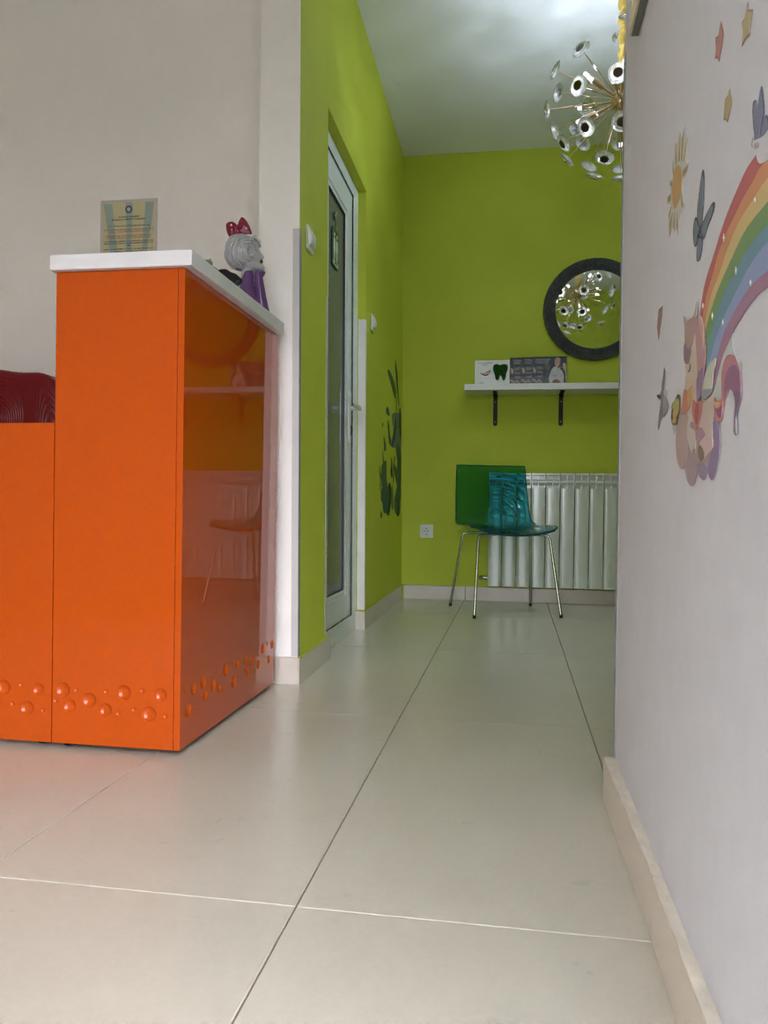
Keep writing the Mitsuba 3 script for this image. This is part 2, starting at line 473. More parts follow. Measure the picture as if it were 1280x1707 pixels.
def person_icon(cx, skirt_):
    shapes = [Point(cx, 1.676).buffer(0.0085), poly([(cx - .014, 1.662), (cx + .014, 1.662), (cx + .017, 1.615), (cx + .012, 1.612), (cx + .010, 1.645), (cx - .010, 1.645), (cx - .012, 1.612), (cx - .017, 1.615)], curve=False)]
    if skirt_:
        shapes += [poly([(cx - .009, 1.655), (cx + .009, 1.655), (cx + .017, 1.610), (cx - .017, 1.610)], curve=False)]
    shapes += [sbox(cx - .009, 1.579, cx - .001, 1.648), sbox(cx + .001, 1.579, cx + .009, 1.648)]
    return [prism(g, 0.001) for g in shapes]


put('pictogram', sign_at(trimesh.util.concatenate(person_icon(3.160, True)), 0.007), pale, sg)
put('pictogram', sign_at(trimesh.util.concatenate(person_icon(3.205, False)), 0.007), pale, sg)
put('caption_bar', sign_at(bx(3.138, 3.228, 1.554, 1.573, 0, 0.001), 0.007), pale, sg)
wc = meshkit.text_mesh('TOALETA', 0.009, 0.0008, bold=True); wc.apply_translation([3.157, 1.559, 0])
put('caption', sign_at(wc, 0.008), paint(70, 80, 62), sg)
put('hanger', sign_at(trimesh.util.concatenate([tube([[3.185, 1.700, .006], [3.185, 1.755, .008]], 0.0022, 8), tube([[3.168, 1.708, .006], [3.202, 1.708, .006]], 0.003, 8), lathe([(0.0001, 0), (0.016, 0.001), (0.017, 0.004), (0.010, 0.008), (0.0001, 0.009)], 16).apply_translation([3.185, 1.757, .001])] +
    [tube([[3.185, 1.757, .008], [3.185 + .022 * math.cos(a), 1.757 + .022 * math.sin(a), .006]], 0.0025, 6) for a in (0.5, 1.3, 2.0, 2.7)]), 0.0), gloss('sign_hook', (0.35, 0.38, 0.36), 0.2, 1.0), sg)


# light switches on the green wall
def light_switch(yc, zc, label):
    k = thing('light_switch', label, 'light switch')
    put('frame', warp(bx(0.0, 0.009, yc - 0.041, yc + 0.041, zc - 0.041, zc + 0.041, 0.004)), white_gloss, k)
    a = np.linspace(-1, 1, 13); prof = [(0.006, -0.03)] + [(0.0095 + 0.011 * math.sqrt(max(0, 1 - t * t)), 0.028 * t) for t in a] + [(0.006, 0.03)]
    V = np.array([[x, yc + s * 0.028, zc + z] for s in (-1, 1) for x, z in prof]); n = len(prof)
    f = [[i, i + 1, i + 1 + n] for i in range(n - 1)] + [[i, i + 1 + n, i + n] for i in range(n - 1)] + [[0, i + 1, i] for i in range(1, n - 1)] + [[n, n + i, n + i + 1] for i in range(1, n - 1)]
    put('rocker', warp(trimesh.Trimesh(V, np.array(f), process=False)), white_gloss, k, smooth=40)


light_switch(2.545, 1.447, 'white light switch on the green wall nearest the orange counter')
light_switch(3.760, 1.450, 'smaller looking white light switch beyond the toilet door')

# plant and animal sticker low on the green wall
LP = wall_x  # plane n.p = LD
dk = [paint(96, 116, 76), paint(74, 88, 52), paint(84, 112, 88), paint(122, 138, 112), paint(122, 134, 62)]
G1 = lambda P: [(620 + x / 12.2, 600 + y / 12.2) for x, y in P]
G2 = lambda P: [(620 + x / 10.67, 720 + y / 10.67) for x, y in P]
jungle = thing('wall_sticker', 'dark green jungle plant sticker on the green wall near the corner', 'sticker')


def jleaf(name, P, m, lift=0.0, curve=True):
    put(name, decal(P, LN, LD, 0.0004 + lift, 0.0006, curve), m, jungle)


jleaf('leaf', G1([(318, 203), (352, 212), (395, 300), (440, 420), (487, 640), (476, 770), (455, 760), (412, 600), (372, 440), (330, 300)]), dk[0])
jleaf('stalk', G1([(468, 10), (490, 120), (513, 300), (526, 560), (552, 900), (541, 900), (510, 600), (487, 350)]), dk[1])
jleaf('stalk', G1([(484, 780), (496, 780), (503, 1060), (492, 1060)]), dk[4])
jleaf('leaf', G1([(312, 950), (346, 1030), (355, 1135), (328, 1128), (290, 1080), (284, 1010)]), dk[2])
jleaf('leaf', G1([(205, 1280), (220, 1290), (218, 1360), (206, 1365)]), dk[0])
jleaf('body', G1([(410, 1110), (470, 1075), (540, 1085), (557, 985), (578, 1040), (586, 1200), (586, 1750), (520, 1750), (440, 1790), (350, 1700), (330, 1500), (312, 1230), (338, 1300), (352, 1500), (380, 1640), (425, 1500), (432, 1380), (408, 1240)]), dk[3])
jleaf('dark_stroke', G1([(558, 985), (580, 1060), (586, 1500), (570, 1600), (552, 1350)]), dk[1], 0.0008)
jleaf('dark_stroke', G1([(466, 1215), (480, 1215), (470, 1500), (420, 1740), (395, 1740), (440, 1500)]), dk[1], 0.0008)
jleaf('dark_stroke', G1([(316, 1235), (340, 1330), (356, 1520), (385, 1700), (370, 1720), (340, 1560)]), dk[1], 0.0008)
jleaf('trunk', G2([(500, 150), (508, 200), (506, 900), (500, 1400), (470, 1490), (445, 1490), (400, 1390), (398, 1200), (430, 1060), (450, 980), (420, 860), (385, 640), (392, 560), (440, 650), (448, 520), (425, 330), (440, 200)]), dk[0])
jleaf('dark_stroke', G2([(498, 420), (508, 420), (504, 1150), (492, 1150)]), dk[1], 0.0008)
jleaf('dark_stroke', G2([(440, 980), (500, 880), (500, 1000), (440, 1130), (412, 1380), (400, 1230)]), dk[2], 0.0008)
jleaf('dark_stroke', G2([(455, 1080), (466, 1250), (470, 1470), (448, 1480), (450, 1300)]), dk[1], 0.0008)
jleaf('leaf', G2([(338, 420), (356, 560), (360, 800), (342, 800), (328, 700), (340, 560)]), dk[1])
jleaf('leaf', G2([(398, 430), (405, 480), (385, 600), (382, 880), (372, 880), (374, 640)]), dk[1])
jleaf('leaf', G2([(205, 85), (245, 220), (240, 330), (215, 330), (212, 200)]), dk[0])
jleaf('leaf', G2([(182, 310), (212, 520), (250, 520), (258, 860), (280, 1000), (290, 1100), (210, 1100), (180, 1000), (165, 820), (170, 600), (192, 560)]), dk[0])
jleaf('leaf', G2([(130, 600), (150, 720), (163, 800), (148, 1020), (138, 1020), (146, 850), (134, 760)]), dk[0])
jleaf('leaf', G2([(165, 1010), (250, 1060), (300, 900), (335, 1000), (330, 1250), (310, 1440), (280, 1490), (250, 1440), (205, 1430), (180, 1250), (160, 1220)]), dk[2], 0.0004)
jleaf('dark_stroke', G2([(300, 910), (336, 1010), (328, 1260), (300, 1420), (268, 1460), (300, 1150)]), dk[1], 0.0012)
jleaf('leaf', G2([(355, 930), (372, 1050), (380, 1350), (355, 1370), (335, 1200)]), dk[4])
jleaf('leaf', G2([(160, 1400), (178, 1480), (160, 1540), (145, 1500)]), dk[0])

# ------------------------------------------------------------------ back wall: radiator, socket, shelf, mirror
RY = 4.752
rad = thing('radiator', 'white sectional radiator on the green back wall behind the teal chair', 'radiator')
RX0, RPIT, RZ0, RZ1 = -0.155, 0.0835, 0.103, 0.778


def section_mesh():
    w = RPIT / 2 - 0.0022
    xs = np.linspace(-w, w, 11)
    front = [(x, -0.0016 * (1 - (x / w) ** 2) + 0.0022 * (abs(x) / w) ** 8) for x in xs]
    body = prism(Polygon([*front, (w, 0.075), (-w, 0.075)]), 0.585); body.apply_translation([0, 0, RZ0])
    z = RZ0 + 0.585
    parts = [body, bx(-w, w, 0.030, 0.075, z, RZ1 - 0.012)]
    for a, b in ((z + 0.032, z + 0.037), (RZ1 - 0.014, RZ1)):
        parts.append(bx(-w, w, 0.0, 0.075 if b == RZ1 else 0.032, a, b, 0.002))
    for x in (-w, -0.002, w - 0.004):
        parts.append(bx(x, x + 0.004, 0.001, 0.032, z, RZ1 - 0.012))
    return trimesh.util.concatenate(parts)


sec = mikit.ply(section_mesh(), radiator_m, smooth=25)
core = mikit.ply(bx(-0.014, 0.014, 0.012, 0.06, RZ0 + 0.02, RZ0 + 0.55), radiator_m)
for i in range(12):
    k = numbered(rad + '__section')
    scene[k] = {**sec, 'to_world': T().translate([RX0 + RPIT * (i + 0.5), RY, 0])}
put_each('hub', [tube([[RX0 + 0.002, RY + 0.038, z], [RX0 + 12 * RPIT - 0.002, RY + 0.038, z]], 0.019, 14) for z in (RZ0 + 0.045, RZ1 - 0.055)], radiator_m, rad, smooth=40)
put_each('bracket', [bx(RX0 + RPIT * k - 0.012, RX0 + RPIT * k + 0.012, RY + 0.06, YB - 0.0005, RZ1 - 0.09, RZ1 - 0.06) for k in (2, 9)], radiator_m, rad)
put('valve', [tube([[RX0 - 0.046, RY + 0.036, 0.150], [RX0 + 0.004, RY + 0.036, 0.150]], [0.010, 0.013], 12), tube([[RX0 - 0.026, RY + 0.036, 0.150], [RX0 - 0.026, RY + 0.076, 0.150], [RX0 - 0.026, YB - 0.0005, 0.150]], 0.009, 12),
              tube([[RX0 - 0.050, RY + 0.022, 0.150], [RX0 - 0.034, RY + 0.034, 0.150]], 0.014, 14)], chrome_m, rad, smooth=35)

sk = thing('wall_socket', 'white square power socket low on the green back wall left of the chair', 'socket')
sc = on_plane(711, 885.5, BN, -YB)
def on_back(m):
    return frame_of(m, [sc[0], YB, sc[2]], [1, 0, 0], [0, 0, 1], [0, -1, 0])
plate = prism(sbox(-.0405, -.0405, .0405, .0405).buffer(-.004).buffer(.004).difference(Point(0, 0).buffer(0.0215, 24)), 0.0095)
put('plate', on_back(plate), white_gloss, sk)
put('insert', [on_back(lathe([(0.0215, 0.0095), (0.0208, 0.0095), (0.0200, 0.0025), (0.0001, 0.0022)], 32))], white_gloss, sk, smooth=30)
put_each('contact', [on_back(lathe([(0.0001, 0.0031), (0.0030, 0.0030), (0.0030, 0.0015)], 12).apply_translation([s * 0.0098, 0, 0])) for s in (-1, 1)], gasket_m, sk)
put_each('earth_clip', [on_back(bx(-.0035, .0035, s * 0.0185 - .003, s * 0.0185 + .003, 0.002, 0.0085)) for s in (-1, 1)], black_m, sk)

# shelf
SH = dict(x0=-0.302, x1=1.10, y0=4.648, z0=1.254, z1=1.291)
sh = tag(put('wall_shelf', bx(SH['x0'], SH['x1'], SH['y0'], YB - 0.0005, SH['z0'], SH['z1'], 0.0015), white_lam), 'white board shelf on the green wall under the round mirror', 'shelf')
for i, (px, lab) in enumerate(((825.5, 'black metal shelf bracket under the tooth card'), (934.5, 'black metal shelf bracket under the man on the brochure'), (1045, 'black metal shelf bracket at the far right of the shelf'))):
    c = on_plane(px, 690, BN, -YB); bxx = c[0]
    k = thing('shelf_bracket', lab, 'bracket')
    w = 0.0125
    strap = trimesh.creation.extrude_polygon(sbox(-w, 1.078, w, 1.249).union(Point(0, 1.080).buffer(w)), 0.004, engine='earcut')
    vert = frame_of(strap, [bxx, YB - 0.0005, 0], [1, 0, 0], [0, 0, 1], [0, -1, 0])
    arc = [bx(bxx - w, bxx + w, SH['y0'] + 0.03, YB - 0.001, 1.2495, 1.2535, 0.0)]
    a = np.linspace(0, np.pi / 2, 6); R_ = 0.028
    pts = [(YB - 0.004 - R_ + R_ * math.cos(t), 1.2495 - R_ + R_ * math.sin(t)) for t in a]
    g = Polygon([*pts, *[(y - 0.002, z - 0.003) for y, z in pts[::-1]]])
    web = prism(g, 2 * w); web = frame_of(web, [bxx - w, 0, 0], [0, 1, 0], [0, 0, 1], [1, 0, 0])
    put('strap', [vert, web] + arc, black_m, k)
    for z in (1.213, 1.092):
        put('screw', frame_of(lathe([(0.0001, 0.0018), (0.0028, 0.0014), (0.0038, 0.0)], 12), [bxx, YB - 0.0044, z], [1, 0, 0], [0, 0, 1], [0, -1, 0]), steel_m, k)

# mirror
MC = on_plane(992.5, 514.5, BN, -4.838)
mk = thing('wall_mirror', 'round mirror in a dark mosaic frame on the green wall above the shelf', 'mirror')
Ro, Ri = 0.304, 0.2315
prof = [(Ro, 0.0), (Ro, 0.020), (Ro - 0.003, 0.026)]
n_r = 11
for i in range(n_r):
    a, b = Ro - 0.004 - (Ro - Ri - 0.008) * i / n_r, Ro - 0.004 - (Ro - Ri - 0.008) * (i + 1) / n_r
    h = 0.0275 + 0.004 * math.sin(math.pi * (i + 0.5) / n_r)
    prof += [(a, h - 0.0015), ((a + b) / 2, h + 0.0012)]
prof += [(Ri + 0.003, 0.026), (Ri, 0.020), (Ri, 0.006), (Ri, 0.0), (Ro, 0.0)]
put('frame', frame_of(lathe(prof, 96), [MC[0], YB - 0.0005, MC[2]], [1, 0, 0], [0, 0, 1], [0, -1, 0]), bead_m, mk, smooth=25)
tilt = np.array([-0.0175, -1, 0.0010]); tilt /= np.linalg.norm(tilt)
ux = np.cross(tilt, [0, 0, 1]) * -1; ux /= np.linalg.norm(ux); uz = np.cross(ux, tilt) * -1
gl = trimesh.creation.cylinder(0.2335, 0.004, sections=64)
put('glass', frame_of(gl, [MC[0], YB - 0.0175, MC[2]], ux, uz, tilt), mirror_m, mk)


# things on the shelf
def printed_sheet(w, h, res, draw, thick=0.0):
    """A grid in the local xy plane whose vertices carry the print; draw(x, y) -> colours."""
    nx, ny = int(w / res) + 1, int(h / res) + 1
    X, Y = np.meshgrid(np.linspace(0, w, nx), np.linspace(0, h, ny))
    V = np.stack([X.ravel(), Y.ravel(), 0 * X.ravel()], 1)
    i = np.arange(nx * ny).reshape(ny, nx)
    q = np.stack([i[:-1, :-1].ravel(), i[:-1, 1:].ravel(), i[1:, 1:].ravel(), i[1:, :-1].ravel()], 1)
    f = np.vstack([q[:, [0, 1, 2]], q[:, [0, 2, 3]]])
    return trimesh.Trimesh(V, f, process=False), draw(V[:, 0], V[:, 1])


def inside(g, x, y):
    import shapely
    return shapely.contains_xy(g, x, y)


# brochures: dark slate print with white lines of text and a man in a white shirt leaning on a hand (unknown person)
BW, BH = 0.197, 0.163


def brochure_print(x, y):
    u, v = x / BW, y / BH
    P = np.stack([x * 60, y * 60, x * 0], 1)
    n = meshkit.fbm(P, 4, 3)
    base = np.array(lin(52, 58, 74))[None] * (0.75 + 0.7 * n)[:, None]
    base = np.where((v < 0.30)[:, None], np.array(lin(92, 88, 92))[None] * (0.55 + 0.9 * n)[:, None], base)
    base = np.where((v > 0.93)[:, None], np.array(lin(36, 38, 52))[None], base)

    def lay(g, c, k=1.0, noise_=0.25):
        nonlocal base
        m = inside(g, u, v)
        base[m] = base[m] * (1 - k) + k * np.array(lin(*c)) * (1 - noise_ / 2 + noise_ * n[m])[:, None]
    lay(poly([(0.00, .72), (.07, .60), (.14, .66), (.13, .42), (.05, .40), (0, .45)]), (120, 96, 84))
    lay(poly([(0.04, .62), (.09, .56), (.10, .45), (.06, .44)]), (190, 180, 172))
    lay(poly([(0.00, .20), (.08, .22), (.14, .13), (.20, .20), (.30, .10), (.30, .05), (.20, .10), (.13, .05), (.05, .12), (0, .1)]), (150, 146, 142))
    lay(poly([(.36, .72), (.46, .78), (.52, .66), (.50, .52), (.40, .54)]), (124, 104, 96), 0.55)
    lay(poly([(.40, .50), (.50, .52), (.50, .30), (.42, .26)]), (78, 82, 96), 0.8)
    # the man
    lay(poly([(.62, .92), (.70, .985), (.80, .95), (.84, .84), (.82, .66), (.70, .62), (.64, .74)]), (84, 74, 70))
    lay(poly([(.66, .86), (.72, .92), (.79, .88), (.80, .74), (.76, .64), (.70, .62), (.66, .72)]), (176, 146, 126))
    lay(poly([(.67, .90), (.70, .96), (.79, .95), (.83, .86), (.80, .88), (.74, .92)]), (150, 132, 116))
    lay(poly([(.90, .76), (.96, .74), (.985, .60), (.97, .46), (.92, .52), (.88, .62)]), (188, 160, 142))
    lay(poly([(.48, .20), (.52, .38), (.58, .56), (.66, .63), (.76, .60), (.84, .62), (.90, .54), (.94, .38), (.92, .06), (.86, .03), (.56, .03), (.50, .10)]), (186, 184, 186), 1, 0.3)
    lay(poly([(.80, .58), (.86, .60), (.92, .50), (.96, .30), (.97, .02), (.93, .02), (.92, .30), (.88, .46)]), (64, 62, 64))
    lay(poly([(.95, .60), (.985, .58), (.985, .02), (.97, .02), (.965, .30)]), (176, 168, 150))
    lay(poly([(.60, .12), (.68, .18), (.78, .14), (.82, .05), (.70, .02), (.60, .03)]), (132, 100, 86))
    lay(poly([(.60, .33), (.66, .31), (.74, .32), (.74, .31), (.66, .295), (.60, .32)]), (110, 108, 112))
    return np.clip(base, 0, 1)


bm, bc = printed_sheet(BW, BH, 0.0016, brochure_print)
b_print = mikit.ply(bm, vcg_m, smooth=True, color=bc)
b_body = mikit.ply(bx(0, BW, 0, BH, -0.0030, -0.0002), gloss('brochure_paper', lin(188, 184, 172), 0.5))
lines = [('Zâmbiți mai frumos', .13, .885, .0068), ('tratament complet și', .13, .825, .0060), ('consultație gratuită', .13, .765, .0060), ('Implanturi', .20, .62, .0046), ('Fațete dentare', .20, .575, .0046), ('Coroane', .20, .535, .0046),
         ('Igienizare', .20, .445, .0046), ('Albire dinți', .20, .405, .0046), ('Programări', .20, .30, .0048), ('la recepție', .20, .26, .0048)]
tx = []
for s_, u_, v_, h_ in lines:
    t = meshkit.text_mesh(s_, h_, 0.0002, bold=True)
    if t.extents[0] > BW * 0.46:
        t.apply_scale([BW * 0.46 / t.extents[0], 1, 1])
    t.apply_translation([u_ * BW * 0.75, v_ * BH, 0.0001]); tx.append(t)
b_text = mikit.ply(trimesh.util.concatenate(tx), paint(196, 196, 190))
for i, (px, yy, lab) in enumerate(((849.3, 4.722, 'dark brochure at the back of the three, mostly hidden, next to the tooth card'), (868.2, 4.712, 'dark brochure in the middle of the three overlapping on the shelf'), (886.6, 4.702, 'front brochure on the shelf showing a man in a white shirt'))):
    p = on_plane(px, 636, BN, -yy)
    k = thing('brochure', lab, 'brochure', None)
    lean = 0.05
    M = T(np.array([[1, 0, 0, p[0]], [0, math.sin(lean), -math.cos(lean), yy], [0, math.cos(lean), math.sin(lean), SH['z1'] + 0.0004], [0, 0, 0, 1.0]]) @ np.diag([1, 1, 1, 1.0]))
    scene[k + '__cover'] = {**b_print, 'to_world': M}
    scene[k + '__pages'] = {**b_body, 'to_world': M}
    scene[k + '__lettering'] = {**b_text, 'to_world': M}

# tooth card
ck = thing('card_stand', 'white framed card with a red smile and a green moss tooth standing on the shelf', 'card')
cl = on_plane(791.3, 637, BN, -4.668); CW, CH = 0.2005, 0.139
lean = 0.04
CM = ([cl[0], 4.668, SH['z1'] + 0.0006], [1, 0, 0], [0, math.sin(lean), math.cos(lean)], [0, -math.cos(lean), math.sin(lean)])
card = lambda m: frame_of(m, *CM)
put('backing', card(bx(0, CW, 0, CH, -0.006, 0.0, 0.001)), white_lam, ck)
put('border', card(prism(sbox(0, 0, CW, CH).difference(sbox(0.0045, 0.0045, CW - 0.0045, CH - 0.0055)), 0.003)), gloss('card_border', lin(222, 226, 222), 0.3), ck)
put('foot', card(bx(0.06, 0.14, 0.0, 0.09, -0.0085, -0.0055)), white_lam, ck)
for s_, x_, z_, h_ in (('Nu există vârstă pentru', 0.020, 0.121, 0.0056), ('zâmbete!', 0.040, 0.1095, 0.0056), ('Nu uita', 0.026, 0.0055, 0.0052)):
    t = meshkit.text_mesh(s_, h_, 0.0003, bold=True)
    if t.extents[0] > 0.092:
        t.apply_scale([0.092 / t.extents[0], 1, 1])
    t.apply_translation([x_, z_, 0.0002]); put('lettering', card(t), paint(78, 88, 92), ck)
cz = lambda P: [((x - 160) / 14.22 * 0.003475, (815 - y) / 14.22 * 0.003475) for x, y in P]
put('lips', card(prism(poly(cz([(285, 548), (330, 555), (420, 540), (470, 505), (525, 482), (520, 535), (480, 590), (430, 615), (380, 612), (335, 590)])), 0.0006)), paint(110, 52, 58), ck)
put('teeth', card(prism(poly(cz([(330, 560), (420, 555), (480, 520), (510, 510), (490, 560), (430, 588), (375, 588)])), 0.0010)), paint(206, 178, 182), ck)
tooth = poly(cz([(600, 380), (650, 348), (715, 352), (765, 368), (830, 346), (900, 358), (932, 410), (922, 500), (895, 580), (890, 660), (850, 728), (820, 710), (795, 640), (768, 600), (745, 640), (730, 700), (690, 722), (655, 690), (640, 600), (600, 490)]))
tm = prism(tooth, 0.004)
tm = tm.subdivide_to_size(0.004)
v = np.array(tm.vertices); nz = meshkit.noise(v * 420, 5)
v[:, 2] += np.where(v[:, 2] > 0.002, (nz - 0.3) * 0.006, 0); v[:, :2] += (np.stack([meshkit.noise(v * 300, 8), meshkit.noise(v * 300, 9)], 1) - 0.5) * 0.003
tm.vertices = v
put('moss_tooth', card(tm), matte('moss', lin(30, 66, 26)), ck)
put('moss_tuft', card(trimesh.util.concatenate([trimesh.creation.icosphere(0, 0.0016 + 0.0012 * rng.random()).apply_translation([*p, 0.006 + 0.002 * rng.random()]) for p in
    [q for q in rng.uniform([tooth.bounds[0], tooth.bounds[1]], [tooth.bounds[2], tooth.bounds[3]], (420, 2)) if tooth.buffer(-0.001).contains(Point(q))]])), matte('moss_light', lin(52, 92, 40)), ck)

# ------------------------------------------------------------------ teal acrylic chair
CC = np.array([-0.053, 4.395, 0.0]); U = np.array([0.954, 0.300, 0]); D = np.array([0.300, -0.954, 0]); Z = np.array([0, 0, 1.0])
ch = thing('acrylic_chair', 'transparent teal chair with a rippled shell and chrome legs before the radiator', 'chair')
prof = spline([(-0.300, 0.815), (-0.292, 0.73), (-0.278, 0.63), (-0.258, 0.545), (-0.228, 0.485), (-0.170, 0.452), (-0.08, 0.443), (0.03, 0.445), (0.12, 0.448), (0.195, 0.446), (0.245, 0.436)], 12, closed=False)
seg = np.r_[0, np.cumsum(np.linalg.norm(np.diff(prof, axis=0), axis=1))]
NS, NW = 150, 84
ss = np.linspace(0, seg[-1], NS)
pr = np.stack([np.interp(ss, seg, prof[:, k]) for k in (0, 1)], 1)
tg = np.gradient(pr, axis=0); tg /= np.linalg.norm(tg, axis=1, keepdims=True)
nrm = np.stack([-tg[:, 1], tg[:, 0]], 1); nrm[nrm[:, 1] < -0.2] *= 1
if nrm[-20, 1] < 0:
    nrm = -nrm                                           # towards the sitter
t_ = ss / seg[-1]
ww = np.linspace(-1, 1, NW)


def shell_side(inner):
    V = []
    for i in range(NS):
        half = np.interp(t_[i], [0, 0.35, 0.55, 0.75, 0.93, 1.0], [0.204, 0.218, 0.236, 0.242, 0.232, 0.190])
        r_ = 0.012 if t_[i] < 0.02 else 0
        cup = 0.030 * np.interp(t_[i], [0, 0.4, 0.6, 0.85, 1.0], [0.25, 0.7, 1.0, 0.9, 0.55])
        for w in ww:
            c = cup * (abs(w) ** 2.2) - (0.010 * (1 - w * w) if t_[i] > 0.9 else 0.010 * (1 - w * w) * max(0, (t_[i] - 0.5) / 0.4) if t_[i] > 0.5 else 0)
            hw = half * w
            q = np.array([pr[i, 0] + nrm[i, 0] * c, pr[i, 1] + nrm[i, 1] * c])
            off = 0.0
            if inner:
                s_, x_ = ss[i], hw
                d1 = math.hypot((s_ - 0.30) * 0.9, x_ - 0.02)
                fade = np.interp(t_[i], [0, 0.06, 0.15, 0.6, 0.9, 1], [0.3, 0.9, 1, 1, 0.7, 0]) * (1 - abs(w) ** 6)
                off = 0.0065 + fade * (0.0018 * math.sin(d1 * 175 + 1.2 * math.sin(x_ * 21 + s_ * 8)) + 0.0012 * math.sin(s_ * 120 + 2.2 * math.sin(x_ * 16 + 1)))
                if i in (0, NS - 1) or w in (-1, 1):
                    off = 0.0045
            q = q + nrm[i] * off
            V.append(CC + U * hw + D * q[0] + Z * q[1])
    return np.array(V)


Vo, Vi = shell_side(False), shell_side(True)
idx = np.arange(NS * NW).reshape(NS, NW)
q = np.stack([idx[:-1, :-1].ravel(), idx[:-1, 1:].ravel(), idx[1:, 1:].ravel(), idx[1:, :-1].ravel()], 1)
fo = np.vstack([q[:, [0, 1, 2]], q[:, [0, 2, 3]]])
loop = np.r_[idx[0, :], idx[1:, -1], idx[-1, -2::-1], idx[-2:0:-1, 0]]
nx_ = np.roll(loop, -1); o = NS * NW
side = np.vstack([np.stack([loop, loop + o, nx_ + o], 1), np.stack([loop, nx_ + o, nx_], 1)])
shell = trimesh.Trimesh(np.vstack([Vo, Vi]), np.vstack([fo[:, ::-1], fo + o, side]), process=False)
trimesh.repair.fix_normals(shell)
put('shell', shell, teal_m, ch, smooth=40)
rim_m = gloss('teal_edge', (0.004, 0.045, 0.05), 0.12)
rim_l = np.vstack([(Vo[loop] + Vi[loop]) / 2, ((Vo[loop] + Vi[loop]) / 2)[:1]])
rim_row = np.r_[loop // NW, loop[:1] // NW]
put('rim', tube(rim_l, np.interp(rim_row / (NS - 1), [0, 0.80, 0.97, 1.0], [0.0030, 0.0034, 0.0058, 0.0065]), 10, False), rim_m, ch, smooth=True)
feet = [np.array([-0.196, 4.085]), np.array([0.247, 4.225]), np.array([-0.358, 4.570]), np.array([0.099, 4.697])]
for k, ft in enumerate(feet):
    d = np.array([ft[0], ft[1], 0]) - CC; lu, lv = d @ U, d @ D
    su, sv = math.copysign(1, lu), math.copysign(1, lv)
    foot = CC + U * lu + D * lv
    topu, topv = lu * 0.84, (0.172 if sv > 0 else -0.150)
    top = CC + U * topu + D * topv + Z * 0.405
    pts = [foot + Z * 0.012, foot + (top - foot) * 0.5 + Z * 0.003, top]
    inn = CC + U * (topu * 0.80) + D * (topv * 0.93) + Z * 0.4285
    mid = CC + U * (topu * 0.965) + D * (topv * 0.985) + Z * 0.423
    end = CC + U * (topu * 0.25) + D * (topv * 0.45) + Z * 0.4285
    lg = put('leg', tube([*pts, mid, inn, end], 0.0070, 14), chrome_m, ch, smooth=45)
    put('foot_cap', tube([foot + Z * 0.0005, foot + Z * 0.016], 0.0083, 12), black_m, lg, smooth=45)
put_each('seat_mount', [tube([CC + U * -0.06 + D * s * 0.075 + Z * 0.4285, CC + U * 0.06 + D * s * 0.065 + Z * 0.4285], 0.0085, 12) for s in (-1, 1)], chrome_m, ch, smooth=45)

# ------------------------------------------------------------------ reception counter and desk
CY, CX = 1.681, -0.736          # front plane and passage-side plane of the tall unit


def dented(box_mesh, dents, axis):
    """Round hollows milled into a lacquered panel. dents: zoom pixels (x, y, r) measured on the photograph."""
    m = m3.Manifold(m3.Mesh(np.array(box_mesh.vertices, np.float32), np.array(box_mesh.faces, np.uint32)))
    cut = []
    for zx, zy, zr in dents:
        px, py = zx / 2.2857, 1000 + zy / 2.2857
        p = on_plane(px, py, BN, -CY) if axis == 1 else on_plane(px, py, [1, 0, 0], CX)
        a = zr / 2.2857 * ((p - EYE) @ FWD) / F_PX
        h = 0.42 * a; R = (a * a + h * h) / (2 * h)
        c = p + (np.array([0, -1, 0]) if axis == 1 else np.array([1.0, 0, 0])) * (R - h)
        cut.append(m3.Manifold.sphere(R, 72).translate(c.tolist()))
    out = m - m3.Manifold.batch_boolean(cut, m3.OpType.Add)
    g = out.to_mesh()
    return trimesh.Trimesh(np.array(g.vert_properties[:, :3]), np.array(g.tri_verts), process=True)


left_d = [(15, 332, 28), (82, 322, 10), (148, 341, 24), (50, 394, 10), (104, 411, 28), (165, 420, 9)]
front_d = [(240, 343, 29), (292, 343, 11), (214, 383, 10), (265, 403, 26), (340, 382, 29), (405, 349, 11), (402, 419, 26), (452, 432, 11), (472, 353, 29), (542, 345, 11), (510, 418, 10), (567, 435, 30), (612, 363, 26), (630, 443, 11)]
side_d = [(717, 420, 28), (742, 411, 9), (737, 338, 24), (706, 338, 9), (774, 315, 28), (764, 362, 8), (782, 362, 22), (795, 300, 8), (812, 324, 26), (836, 338, 20), (850, 340, 7), (859, 265, 26), (837, 278, 7), (883, 322, 8), (891, 310, 25), (884, 243, 7),
          (904, 244, 21), (935, 229, 22), (942, 270, 19), (962, 234, 21), (983, 247, 19), (1000, 186, 21), (1018, 167, 8), (1023, 228, 17), (1036, 170, 18)]
ct = thing('reception_counter', 'tall glossy orange reception counter with milled bubbles and a white top', 'counter')
put('front_panel', dented(bx(-1.0495, CX - 0.0165, CY, CY + 0.019, 0.0125, 1.0985, 0.001), front_d, 1), orange_m, ct, smooth=28)
put('side_panel', dented(bx(CX - 0.0155, CX, CY, 2.386, 0.0125, 1.0985, 0.001), side_d, 0), orange_m, ct, smooth=28)
put('inner_panel', [bx(-1.0495, -1.034, CY + 0.02, 2.385, 0.0125, 1.0985), bx(-1.034, CX - 0.0165, 2.36, 2.385, 0.0125, 1.0985), bx(-1.034, CX - 0.0165, CY + 0.02, 2.36, 0.03, 0.048)], orange_m, ct)
put('countertop', bx(-1.058, -0.7145, 1.666, 2.379, 1.0992, 1.1345, 0.0015), white_lam, ct)
